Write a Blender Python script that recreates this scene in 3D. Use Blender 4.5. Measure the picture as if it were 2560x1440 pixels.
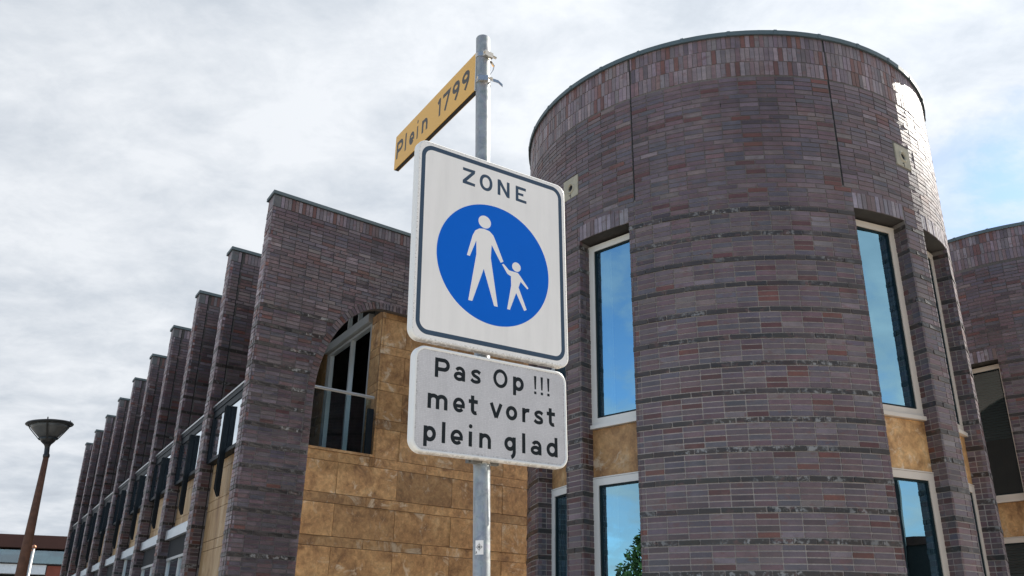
import bpy, math, random
import numpy as np
from mathutils import Vector, Matrix
random.seed(7); rng = np.random.default_rng(7)
D2R = math.pi/180
ZC = 1.6                                   # eye height above the square
for o in list(bpy.data.objects): bpy.data.objects.remove(o)
scn = bpy.context.scene
COL = scn.collection

# ------------------------------------------------------------------ camera
F_PX, PITCH, ROLL = 2192.0, 22.21*D2R, 1.03*D2R
cam = bpy.data.cameras.new('camera'); cam.sensor_width = 36; cam.lens = 36*F_PX/2560
cam.clip_start = .05; cam.clip_end = 5000
co = bpy.data.objects.new('camera', cam); COL.objects.link(co)
_r = Vector((1, 0, 0)); _f = Vector((0, math.cos(PITCH), math.sin(PITCH))); _u = _r.cross(_f)
_A = math.cos(ROLL)*_r + math.sin(ROLL)*_u; _B = -math.sin(ROLL)*_r + math.cos(ROLL)*_u
M = Matrix((_A, _B, -_f)).transposed().to_4x4(); M.translation = Vector((0, 0, ZC)); co.matrix_world = M
scn.camera = co
CP = np.array([0, 0, ZC]); cA, cB, cF = map(np.array, (_A, _B, _f))

# ------------------------------------------------------------------ light
SUN_AZ, SUN_EL = 55.0, 37.0                # azimuth clockwise from the viewing direction (+Y)
sd = Vector((math.sin(SUN_AZ*D2R)*math.cos(SUN_EL*D2R), math.cos(SUN_AZ*D2R)*math.cos(SUN_EL*D2R), math.sin(SUN_EL*D2R)))
sl = bpy.data.lights.new('sun', 'SUN'); sl.energy = 5.0; sl.angle = .5*D2R; sl.color = (1, .95, .86)
so = bpy.data.objects.new('sun', sl); COL.objects.link(so); so.rotation_euler = sd.to_track_quat('Z', 'Y').to_euler()
w = bpy.data.worlds.new('World'); scn.world = w; w.use_nodes = True
nt = w.node_tree; nt.nodes.clear()
def N(nt, t, **k):
    n = nt.nodes.new(t)
    for a, b in k.items(): setattr(n, a, b)
    return n
def math_(nt, op, a, b=None, c=None, clamp=False):
    n = N(nt, 'ShaderNodeMath', operation=op); n.use_clamp = clamp
    for i, v in enumerate((a, b, c)):
        if v is None: continue
        if isinstance(v, (int, float)): n.inputs[i].default_value = v
        else: nt.links.new(v, n.inputs[i])
    return n.outputs[0]
def ramp(nt, fac, pts, interp='LINEAR'):
    n = N(nt, 'ShaderNodeValToRGB'); n.color_ramp.interpolation = interp
    e = n.color_ramp.elements
    while len(e) < len(pts): e.new(.5)
    for i, (p, c) in enumerate(pts):
        e[i].position = p; e[i].color = (c, c, c, 1) if isinstance(c, (int, float)) else tuple(c)+(1,)
    nt.links.new(fac, n.inputs[0]); return n.outputs[0]
def mixc(nt, fac, a, b, mode='MIX'):
    n = N(nt, 'ShaderNodeMix', data_type='RGBA', blend_type=mode); n.clamp_factor = True
    for s, v in ((0, fac), (6, a), (7, b)):
        if isinstance(v, (int, float)): n.inputs[s].default_value = v
        elif isinstance(v, tuple): n.inputs[s].default_value = v if len(v) == 4 else v+(1,)
        else: nt.links.new(v, n.inputs[s])
    return n.outputs[2]
def noise(nt, vec, scale, detail=4, rough=.5, dist=0, w=None):
    n = N(nt, 'ShaderNodeTexNoise'); n.inputs['Scale'].default_value = scale; n.inputs['Detail'].default_value = detail
    n.inputs['Roughness'].default_value = rough; n.inputs['Distortion'].default_value = dist
    if vec is not None: nt.links.new(vec, n.inputs['Vector'])
    return n.outputs['Fac']
def mapping(nt, vec, scale=(1, 1, 1), loc=(0, 0, 0), rot=(0, 0, 0)):
    m = N(nt, 'ShaderNodeMapping'); m.inputs['Scale'].default_value = scale; m.inputs['Location'].default_value = loc
    m.inputs['Rotation'].default_value = rot; nt.links.new(vec, m.inputs['Vector']); return m.outputs[0]
# sky: physical sky seen through a broken sheet of cloud on one flat level
sky = N(nt, 'ShaderNodeTexSky'); sky.sky_type = 'NISHITA'; sky.sun_disc = False
sky.sun_elevation = SUN_EL*D2R; sky.sun_rotation = SUN_AZ*D2R
sky.air_density = 1.0; sky.dust_density = .25; sky.ozone_density = 3.0
tc = N(nt, 'ShaderNodeTexCoord'); dirv = tc.outputs['Generated']
sep = N(nt, 'ShaderNodeSeparateXYZ'); nt.links.new(dirv, sep.inputs[0])
zz = math_(nt, 'ADD', math_(nt, 'MAXIMUM', sep.outputs[2], 0.0), .24)
px = math_(nt, 'DIVIDE', sep.outputs[0], zz); py = math_(nt, 'DIVIDE', sep.outputs[1], zz)
cv = N(nt, 'ShaderNodeCombineXYZ'); nt.links.new(px, cv.inputs[0]); nt.links.new(py, cv.inputs[1])
CL = cv.outputs[0]
n1 = noise(nt, mapping(nt, CL, (1, 1, 1), (3.1, 1.7, 0)), .75, 9, .58, .3)
n2 = noise(nt, mapping(nt, CL, (1, 1.3, 1), (9.1, 4.7, 0)), 2.6, 9, .6, .2)
n3 = noise(nt, mapping(nt, CL, (1, 1, 1), (1.1, 7.7, 0)), .33, 3, .5, 0)
# the sheet thins out away from the sun side (behind the viewer) and low on the right
dot = N(nt, 'ShaderNodeVectorMath', operation='DOT_PRODUCT'); nt.links.new(dirv, dot.inputs[0]); dot.inputs[1].default_value = tuple(sd)
sunc = math_(nt, 'MAXIMUM', dot.outputs['Value'], 0.0)
back = math_(nt, 'ADD', math_(nt, 'MULTIPLY', sep.outputs[1], .20), math_(nt, 'MULTIPLY', sep.outputs[0], .05))                     # + ahead, - behind
lowr = math_(nt, 'MULTIPLY', math_(nt, 'MAXIMUM', math_(nt, 'SUBTRACT', math_(nt, 'SUBTRACT', sep.outputs[0], .34), math_(nt, 'MULTIPLY', math_(nt, 'MAXIMUM', math_(nt, 'SUBTRACT', sep.outputs[2], .36), 0.0), 4.0)), 0.0), -2.6)
hole = N(nt, 'ShaderNodeVectorMath', operation='DOT_PRODUCT'); nt.links.new(dirv, hole.inputs[0]); hole.inputs[1].default_value = Vector((.52, .775, .36)).normalized()
hol = math_(nt, 'MULTIPLY', ramp(nt, hole.outputs['Value'], [(.978, 0.0), (.998, 1.0)]), -.35)
lowr = math_(nt, 'ADD', hol, math_(nt, 'MULTIPLY', math_(nt, 'MAXIMUM', math_(nt, 'SUBTRACT', .34, sep.outputs[2]), 0.0), -.16))
n4 = noise(nt, mapping(nt, CL, (1, 1.2, 1), (2.1, 6.7, 0)), 7.5, 6, .62, .3)
cov = math_(nt, 'ADD', math_(nt, 'ADD', math_(nt, 'ADD', math_(nt, 'MULTIPLY', n1, .85), math_(nt, 'MULTIPLY', n2, .42)), math_(nt, 'ADD', back, lowr)), math_(nt, 'ADD', math_(nt, 'MULTIPLY', n4, .18), .055))
cfac = ramp(nt, cov, [(.60, 0.0), (.68, .55), (.78, 1.0)], 'EASE')
shade = math_(nt, 'ADD', math_(nt, 'ADD', math_(nt, 'MULTIPLY', n2, .48), math_(nt, 'MULTIPLY', n4, .30)), math_(nt, 'MULTIPLY', n3, .32))
cbri = ramp(nt, shade, [(.38, (2.45, 2.68, 3.02)), (.50, (3.12, 3.38, 3.72)), (.64, (4.25, 4.42, 4.65))])
glow = math_(nt, 'MULTIPLY', math_(nt, 'POWER', sunc, 3.0), .30)
cb2 = N(nt, 'ShaderNodeVectorMath', operation='SCALE'); nt.links.new(cbri, cb2.inputs[0]); nt.links.new(math_(nt, 'ADD', glow, 1.0), cb2.inputs[3])
skym = mixc(nt, cfac, sky.outputs[0], cb2.outputs[0])
bg = N(nt, 'ShaderNodeBackground'); bg.inputs[1].default_value = .1; nt.links.new(skym, bg.inputs[0])
wo = N(nt, 'ShaderNodeOutputWorld'); nt.links.new(bg.outputs[0], wo.inputs[0])
scn.view_settings.view_transform = 'Standard'; scn.view_settings.look = 'None'
scn.view_settings.exposure = 1.0; scn.view_settings.gamma = 1; scn.view_settings.use_curve_mapping = False
scn.render.engine = 'CYCLES'

# ------------------------------------------------------------------ materials
MAT = {}
def newmat(name):
    m = bpy.data.materials.new(name); m.use_nodes = True; m.node_tree.nodes.clear()
    t = m.node_tree; p = N(t, 'ShaderNodeBsdfPrincipled'); o = N(t, 'ShaderNodeOutputMaterial'); t.links.new(p.outputs[0], o.inputs[0])
    MAT[name] = m; return m, t, p
def bump(t, p, h, dist=.002, st=.6):
    b = N(t, 'ShaderNodeBump'); b.inputs['Strength'].default_value = st; b.inputs['Distance'].default_value = dist
    t.links.new(h, b.inputs['Height']); t.links.new(b.outputs[0], p.inputs['Normal'])
def pos(t):
    return N(t, 'ShaderNodeNewGeometry').outputs['Position']
def simple(name, col, rough=.5, metal=0, var=.12, scale=8, bmp=0, spec=.5):
    m, t, p = newmat(name)
    nz = noise(t, pos(t), scale, 5, .6)
    c = mixc(t, 1.0, tuple(col), ramp(t, nz, [(.25, 1-var), (.75, 1+var)]), 'MULTIPLY'); t.links.new(c, p.inputs['Base Color'])
    p.inputs['Roughness'].default_value = rough; p.inputs['Metallic'].default_value = metal
    if 'Specular IOR Level' in p.inputs: p.inputs['Specular IOR Level'].default_value = spec
    if bmp: bump(t, p, nz, bmp)
    return m
def brickmat(name, single):
    m, t, p = newmat(name); P = pos(t)
    if single:
        a = N(t, 'ShaderNodeObjectInfo'); col, fl = a.outputs['Color'], a.outputs['Alpha']
    else:
        a = N(t, 'ShaderNodeAttribute', attribute_name='col'); col, fl = a.outputs['Color'], a.outputs['Alpha']
    fine = noise(t, P, 95, 4, .6)
    band = noise(t, mapping(t, P, (7, 7, 16)), 1.0, 3, .6, .4)
    red = noise(t, mapping(t, P, (9, 9, 14), (4, 2, 9)), 1.0, 2, .5)
    c = mixc(t, 1.0, col, ramp(t, fine, [(.3, .86), (.7, 1.14)]), 'MULTIPLY')
    c = mixc(t, 1.0, c, ramp(t, band, [(.3, .84), (.7, 1.16)]), 'MULTIPLY')
    c = mixc(t, math_(t, 'MULTIPLY', ramp(t, red, [(.60, 0.0), (.68, 1.0)]), .55), c, (.135, .066, .058))
    dirt = noise(t, P, .9, 5, .6); strk = noise(t, mapping(t, P, (5, 5, .35)), 1.0, 4, .6)
    c = mixc(t, 1.0, c, ramp(t, strk, [(.35, .86), (.65, 1.10)]), 'MULTIPLY')
    c = mixc(t, 1.0, c, ramp(t, dirt, [(.3, .88), (.7, 1.08)]), 'MULTIPLY')
    blot = noise(t, P, 15, 5, .7); zone = noise(t, P, 1.1, 2, .5)
    fb = math_(t, 'MULTIPLY', math_(t, 'MULTIPLY', ramp(t, blot, [(.52, 0.0), (.60, .9)]), ramp(t, zone, [(.49, .0), (.62, .9)])), math_(t, 'SUBTRACT', 1.0, fl, clamp=True))
    c = mixc(t, fb, c, (.30, .29, .28))
    t.links.new(c, p.inputs['Base Color'])
    t.links.new(ramp(t, band, [(.3, .38), (.7, .56)]), p.inputs['Roughness']); p.inputs['Specular IOR Level'].default_value = .5
    h = math_(t, 'ADD', math_(t, 'MULTIPLY', fine, .5), math_(t, 'MULTIPLY', blot, .9))
    bump(t, p, h, .0035, .55)
    return m
brickmat('brick_many', False); brickmat('brick_one', True)
for mname, mk in (('mortar', 1.0), ('mortar_dark', .58)):  # second copy is darker overall, for the wing's end wall and fins
  m, t, p = newmat(mname); P = pos(t)
  nz = noise(t, P, 60, 5, .7); n_ = noise(t, P, .8, 3, .5)
  c = mixc(t, ramp(t, n_, [(.4, 0.0), (.6, 1.0)]), (.28, .245, .222), (.40, .35, .32)); c = mixc(t, 1.0, c, ramp(t, nz, [(.3, .75), (.7, 1.2)]), 'MULTIPLY')
  # pointing colour gets darker towards the wall heads
  sz = N(t, 'ShaderNodeSeparateXYZ'); t.links.new(P, sz.inputs[0]); hz = math_(t, 'ADD', sz.outputs[2], math_(t, 'MULTIPLY', n_, 2.0))
  c = mixc(t, 1.0, c, ramp(t, math_(t, 'DIVIDE', hz, 10.0), [(.50, 1.0), (.80, .38)]), 'MULTIPLY')
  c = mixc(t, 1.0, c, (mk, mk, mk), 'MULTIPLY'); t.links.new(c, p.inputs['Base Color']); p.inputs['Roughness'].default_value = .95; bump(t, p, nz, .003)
# travertine with clouds of brown, pale veins and pits
m, t, p = newmat('travertine')
oi = N(t, 'ShaderNodeObjectInfo'); P0 = pos(t)
ad = N(t, 'ShaderNodeVectorMath', operation='ADD'); t.links.new(P0, ad.inputs[0])
rs = N(t, 'ShaderNodeVectorMath', operation='SCALE'); cr = N(t, 'ShaderNodeCombineXYZ')
for i in range(3): t.links.new(oi.outputs['Random'], cr.inputs[i])
t.links.new(cr.outputs[0], rs.inputs[0]); rs.inputs[3].default_value = 37.0; t.links.new(rs.outputs[0], ad.inputs[1]); P = ad.outputs[0]
a = noise(t, P, 3.0, 10, .68, .5); b = noise(t, P, 15, 7, .68, .6); pits = noise(t, P, 46, 6, .7)
vein = noise(t, P, 2.6, 11, .72, .7)
c = ramp(t, a, [(.32, (.22, .105, .040)), (.46, (.43, .225, .088)), (.58, (.56, .315, .130)), (.72, (.66, .44, .23))])
c = mixc(t, 1.0, c, ramp(t, b, [(.3, .64), (.7, 1.28)]), 'MULTIPLY')
c = mixc(t, ramp(t, vein, [(.555, 0.0), (.63, .85)]), c, (.68, .52, .35))
c = mixc(t, ramp(t, pits, [(.66, 0.0), (.74, .8)]), c, (.06, .035, .018))
t.links.new(mixc(t, 1.0, c, ramp(t, oi.outputs['Random'], [(0, .74), (.5, .98), (1, 1.16)]), 'MULTIPLY'), p.inputs['Base Color'])
p.inputs['Roughness'].default_value = .6; bump(t, p, math_(t, 'ADD', b, math_(t, 'MULTIPLY', pits, -.7)), .002)
m, t, p = newmat('pale_travertine'); P = pos(t)
a = noise(t, mapping(t, P, (5, 5, 1.1)), 1.0, 8, .65, .8); b = noise(t, mapping(t, P, (22, 22, 9)), 1.0, 6, .7)
c = ramp(t, a, [(.30, (.24, .125, .050)), (.48, (.43, .265, .125)), (.68, (.58, .42, .25))])
c = mixc(t, ramp(t, b, [(.62, 0.0), (.72, .7)]), c, (.08, .05, .03)); t.links.new(c, p.inputs['Base Color']); p.inputs['Roughness'].default_value = .6
simple('tile_gap', (.03, .022, .015), .95)
simple('coping_metal', (.075, .105, .115), .55, 0, .2, 3)
simple('coping_dark', (.02, .024, .026), .6)
simple('frame_white', (.72, .69, .64), .35, 0, .04, 5)
simple('frame_cream', (.70, .60, .50), .38, 0, .04, 5)
simple('frame_grey', (.52, .51, .49), .35, .3, .06, 5)
simple('steel_light', (.55, .56, .56), .3, .6, .1, 9)
simple('steel_dark', (.008, .013, .017), .55, 0, .2, 6, 0, .25)
simple('gasket', (.006, .015, .017), .55, 0, .1, 8, 0, .25)
simple('sealant', (.006, .006, .006), .8)
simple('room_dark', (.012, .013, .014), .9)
simple('curtain', (.62, .66, .68), .9, 0, .08, 12)
simple('blind', (.085, .125, .135), .7, 0, .05, 5)
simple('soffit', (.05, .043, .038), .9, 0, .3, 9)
simple('sandstone', (.40, .365, .28), .85, 0, .15, 12, .002)
simple('zinc_box', (.66, .69, .70), .35, .25, .06, 4)
simple('screen_cloth', (.012, .013, .015), .85)
simple('paving', (.34, .315, .28), .9, 0, .2, 1.5)
simple('sign_white', (.86, .82, .78), .42, 0, .03, 6)
simple('sign_blue', (.0, .125, .60), .5, 0, .03, 6, 0, .12)
simple('sign_slate', (.050, .080, .122), .5, 0, .05, 6, 0, .15)
simple('print_black', (.010, .014, .017), .5, 0, .2, 12, 0, .2)
simple('sign_amber', (.74, .40, .065), .38, 0, .04, 5)
simple('print_brown', (.035, .030, .026), .45)
simple('amber_underside', (.012, .011, .010), .6)
simple('frame_dull', (.16, .15, .135), .5, .5, .2, 30)
simple('stainless', (.60, .55, .48), .22, .9, .15, 60)
simple('lamp_black', (.012, .013, .013), .42, 0, .2, 20)
simple('lamp_rust', (.125, .056, .031), .85, 0, .35, 14, .001)
simple('lamp_glass', (.085, .088, .088), .35, 0, .25, 9)
simple('roof_brown', (.060, .022, .015), .8, 0, .15, .5)
simple('far_brick', (.20, .055, .035), .9, 0, .15, 2)
simple('far_white', (.62, .66, .69), .7)
simple('far_dark', (.02, .018, .018), .8)
simple('flag_white', (.72, .72, .70), .35, .2)
simple('copper_tip', (.45, .20, .12), .4, .6)
simple('bark', (.06, .045, .03), .9, 0, .3, 8)
simple('leaf', (.055, .095, .025), .6, 0, .35, 2)
simple('leaf_b', (.035, .07, .02), .6, 0, .35, 2)
# worn rim: white enamel with algae and rust streaks along the lower edge
def rimmat(name, zlow):
    m, t, p = newmat(name); tcn = N(t, 'ShaderNodeTexCoord'); s = N(t, 'ShaderNodeSeparateXYZ'); t.links.new(tcn.outputs['Object'], s.inputs[0])
    n_ = noise(t, tcn.outputs['Object'], 55, 6, .7, .3)
    # object space: x right, y up, z out
    low = ramp(t, math_(t, 'SUBTRACT', math_(t, 'ADD', s.outputs[1], math_(t, 'MULTIPLY', n_, .010)), zlow), [(.0, 1.0), (.012, .0)])
    g = math_(t, 'MULTIPLY', low, ramp(t, s.outputs[2], [(-.004+1e-6, 1.0), (.002, .25)]), clamp=True) if False else low
    spots = ramp(t, n_, [(.44, 0.0), (.53, 1.0)])
    c = mixc(t, math_(t, 'MULTIPLY', g, spots), (.80, .79, .76), (.10, .075, .035)); c = mixc(t, math_(t, 'MULTIPLY', g, .35), c, (.35, .20, .12))
    t.links.new(c, p.inputs['Base Color']); p.inputs['Roughness'].default_value = .3
rimmat('rim_zone', -.674); rimmat('rim_sub', -.318)
# retroreflective sheet with fine honeycomb
m, t, p = newmat('sheet_grey'); tcn = N(t, 'ShaderNodeTexCoord')
vo = N(t, 'ShaderNodeTexVoronoi', feature='DISTANCE_TO_EDGE'); vo.inputs['Scale'].default_value = 190; vo.inputs['Randomness'].default_value = .12; t.links.new(tcn.outputs['Object'], vo.inputs['Vector'])
n_ = noise(t, tcn.outputs['Object'], 9, 3, .5)
c = mixc(t, ramp(t, vo.outputs['Distance'], [(.08, 0.0), (.30, 1.0)]), (.52, .50, .505), (.72, .70, .70)); c = mixc(t, 1.0, c, ramp(t, n_, [(.3, .94), (.7, 1.05)]), 'MULTIPLY')
t.links.new(c, p.inputs['Base Color']); p.inputs['Roughness'].default_value = .4
def edge_dirt(mn, W, H, ins, wd):
    m = MAT[mn]; t = m.node_tree; p = [n for n in t.nodes if n.type == 'BSDF_PRINCIPLED'][0]
    src = p.inputs['Base Color'].links[0].from_socket; tcn = N(t, 'ShaderNodeTexCoord'); s = N(t, 'ShaderNodeSeparateXYZ'); t.links.new(tcn.outputs['Object'], s.inputs[0])
    X, Y = s.outputs[0], s.outputs[1]
    d = math_(t, 'MINIMUM', math_(t, 'MINIMUM', math_(t, 'SUBTRACT', X, ins), math_(t, 'SUBTRACT', W-ins, X)), math_(t, 'MINIMUM', math_(t, 'SUBTRACT', math_(t, 'MULTIPLY', Y, -1.0), ins), math_(t, 'ADD', Y, H-ins)))
    n_ = noise(t, tcn.outputs['Object'], 160, 4, .7); n2_ = noise(t, mapping(t, tcn.outputs['Object'], (22, 2.2, 5)), 1.0, 5, .65)
    f = math_(t, 'MULTIPLY', ramp(t, d, [(.0, 1.0), (wd, 0.0)]), ramp(t, n_, [(.50, 0.0), (.60, .6)]))
    c = mixc(t, 1.0, src, ramp(t, n2_, [(.30, .95), (.62, 1.02)]), 'MULTIPLY'); c = mixc(t, f, c, (.10, .085, .06)); t.links.new(c, p.inputs['Base Color'])
simple('sign_white_zone', (.86, .82, .78), .42, 0, .03, 6)
edge_dirt('sign_white_zone', .600, .674, .0055, .006); edge_dirt('sheet_grey', .571, .318, .0105, .007)
# galvanised pole
m, t, p = newmat('galvanised'); P = pos(t)
vo = N(t, 'ShaderNodeTexVoronoi'); vo.inputs['Scale'].default_value = 60; t.links.new(P, vo.inputs['Vector'])
n_ = noise(t, P, 28, 6, .65, .8)
c = mixc(t, ramp(t, n_, [(.36, 0.0), (.64, 1.0)]), (.24, .255, .265), (.38, .395, .40)); c = mixc(t, .05, c, vo.outputs['Color'], 'SOFT_LIGHT')
t.links.new(c, p.inputs['Base Color']); p.inputs['Metallic'].default_value = .45; t.links.new(ramp(t, n_, [(.3, .36), (.7, .55)]), p.inputs['Roughness'])
# coated window glass: part mirror, part see-through
def glassmat(name, tint, f0):
    m = bpy.data.materials.new(name); m.use_nodes = True; t = m.node_tree; t.nodes.clear(); MAT[name] = m
    g = N(t, 'ShaderNodeBsdfGlossy'); g.inputs['Color'].default_value = (*tint, 1); g.inputs['Roughness'].default_value = .0
    tr = N(t, 'ShaderNodeBsdfTransparent'); tr.inputs['Color'].default_value = (.62, .72, .70, 1)
    n_ = noise(t, pos(t), 1.3, 2, .5); b = N(t, 'ShaderNodeBump'); b.inputs['Strength'].default_value = .12; b.inputs['Distance'].default_value = .01
    t.links.new(n_, b.inputs['Height']); t.links.new(b.outputs[0], g.inputs['Normal'])
    fr = N(t, 'ShaderNodeFresnel'); fr.inputs[0].default_value = 1.5
    f = math_(t, 'ADD', math_(t, 'MULTIPLY', fr.outputs[0], 1-f0), f0, clamp=True)
    mx = N(t, 'ShaderNodeMixShader'); t.links.new(f, mx.inputs[0]); t.links.new(tr.outputs[0], mx.inputs[1]); t.links.new(g.outputs[0], mx.inputs[2])
    o = N(t, 'ShaderNodeOutputMaterial'); t.links.new(mx.outputs[0], o.inputs[0])
glassmat('glass_blue', (.40, .72, .88), .62)
glassmat('glass_clear', (.9, .97, 1.0), .06)
glassmat('glass_mid', (.85, .93, 1.0), .30)
glassmat('glass_far', (.60, .66, .74), .20)
MAT['glass_far'].node_tree.nodes['Transparent BSDF'].inputs[0].default_value = (.5, .5, .5, 1)
glassmat('glass_sky', (.92, .97, 1.0), .72)

# ------------------------------------------------------------------ helpers
def link(o, parent=None):
    COL.objects.link(o)
    if parent is not None: o.parent = parent
    return o
def meshobj(name, V, Fc, mat, parent=None, smooth=False, cols=None, stuff=False, label=None):
    me = bpy.data.meshes.new(name); me.from_pydata([tuple(v) for v in V], [], Fc); me.materials.append(MAT[mat])
    if cols is not None:
        at = me.color_attributes.new('col', 'FLOAT_COLOR', 'POINT'); at.data.foreach_set('color', np.asarray(cols, dtype=np.float32).ravel())
    if smooth: me.polygons.foreach_set('use_smooth', [True]*len(me.polygons))
    o = bpy.data.objects.new(name, me); link(o, parent)
    if stuff: o['kind'] = 'stuff'
    if label: o['label'] = label
    return o
def thing(name, label, cat, loc=(0, 0, 0), group=None, mw=None):
    o = bpy.data.objects.new(name, None); COL.objects.link(o); o['label'] = label; o['category'] = cat
    o.empty_display_size = .2
    if group: o['group'] = group
    if mw is not None: o.matrix_world = mw
    else: o.location = loc
    return o
class MB:
    def __init__(s): s.V = []; s.F = []
    def add(s, V, F):
        n = len(s.V); s.V += [tuple(v) for v in V]; s.F += [tuple(i+n for i in f) for f in F]; return s
    def box(s, a, b, T=None):                         # axis box from a to b, T: function on points
        x0, y0, z0 = a; x1, y1, z1 = b
        V = [(x0, y0, z0), (x1, y0, z0), (x1, y1, z0), (x0, y1, z0), (x0, y0, z1), (x1, y0, z1), (x1, y1, z1), (x0, y1, z1)]
        if T: V = [T(*v) for v in V]
        return s.add(V, [(0, 3, 2, 1), (4, 5, 6, 7), (0, 1, 5, 4), (1, 2, 6, 5), (2, 3, 7, 6), (3, 0, 4, 7)])
    def prism(s, poly, T, d0, d1):                    # poly 2D (a,b), T(a,b,d) -> point
        n = len(poly); V = [T(a, b, d0) for a, b in poly]+[T(a, b, d1) for a, b in poly]
        F = [tuple(range(n))[::-1], tuple(range(n, 2*n))]+[(i, (i+1) % n, n+(i+1) % n, n+i) for i in range(n)]
        return s.add(V, F)
    def lathe(s, prof, c, n=40, axis=None):
        V = []; F = []
        for r, z in prof:
            for i in range(n):
                a = 2*math.pi*i/n; V.append((c[0]+r*math.cos(a), c[1]+r*math.sin(a), c[2]+z))
        for k in range(len(prof)-1):
            for i in range(n):
                j = (i+1) % n; F.append((k*n+i, k*n+j, (k+1)*n+j, (k+1)*n+i))
        F.append(tuple(range(n))[::-1]); F.append(tuple(range((len(prof)-1)*n, len(prof)*n)))
        return s.add(V, F)
    def tube(s, pts, r, n=8):
        pts = [Vector(p) for p in pts]; V = []; F = []; rr = r if isinstance(r, (list, tuple)) else [r]*len(pts)
        up = Vector((0, 0, 1))
        for k, p in enumerate(pts):
            d = (pts[min(k+1, len(pts)-1)]-pts[max(k-1, 0)]).normalized()
            x = d.cross(up); x = x.normalized() if x.length > 1e-3 else Vector((1, 0, 0)); y = d.cross(x)
            for i in range(n): a = 2*math.pi*i/n; V.append(tuple(p+rr[k]*(math.cos(a)*x+math.sin(a)*y)))
        for k in range(len(pts)-1):
            for i in range(n): j = (i+1) % n; F.append((k*n+i, k*n+j, (k+1)*n+j, (k+1)*n+i))
        F.append(tuple(range(n))[::-1]); F.append(tuple(range((len(pts)-1)*n, len(pts)*n)))
        return s.add(V, F)
    def obj(s, name, mat, parent=None, **k):
        return meshobj(name, s.V, s.F, mat, parent, **k)
def inv_frame(T0):                                     # frame (origin, ex, ey, ez) -> point function
    o, x, y, z = [np.array(v, float) for v in T0]
    return lambda a, b, c: tuple(o+a*x+b*y+c*z)
EZ = np.array([0, 0, 1.])
def az(a): return np.array([math.sin(a*D2R), math.cos(a*D2R), 0.])

# brick colours (base colours of the fired clay, daylight neutral)
PAL = [((.108, .096, .106), 30), ((.118, .089, .094), 26), ((.090, .091, .106), 16), ((.132, .118, .118), 10), ((.098, .078, .086), 14), ((.088, .044, .040), 6), ((.165, .155, .165), 4), ((.065, .055, .058), 6), ((.120, .056, .042), 2)]
PALS = [((.170, .160, .168), 34), ((.135, .125, .135), 22), ((.150, .118, .115), 16), ((.125, .066, .052), 15), ((.215, .205, .215), 9), ((.10, .09, .095), 8)]
PALD = [((.038, .035, .030), 40), ((.050, .046, .040), 30), ((.046, .034, .028), 12), ((.060, .056, .050), 12)]
PALL = [((.175, .180, .205), 30), ((.215, .225, .255), 20), ((.135, .13, .14), 25), ((.12, .10, .095), 12)]
def pick(pal, mul=1.0):
    r = random.random()*sum(q[1] for q in pal)
    for c, ww in pal:
        r -= ww
        if r <= 0: break
    j = random.uniform(.88, 1.12)*mul*(1.02 if pal is not PALD else .82)
    wm = (1.15, .94, .94)
    return [max(.004, x*j*q*random.uniform(.95, 1.05)) for x, q in zip(c, wm)]

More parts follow.
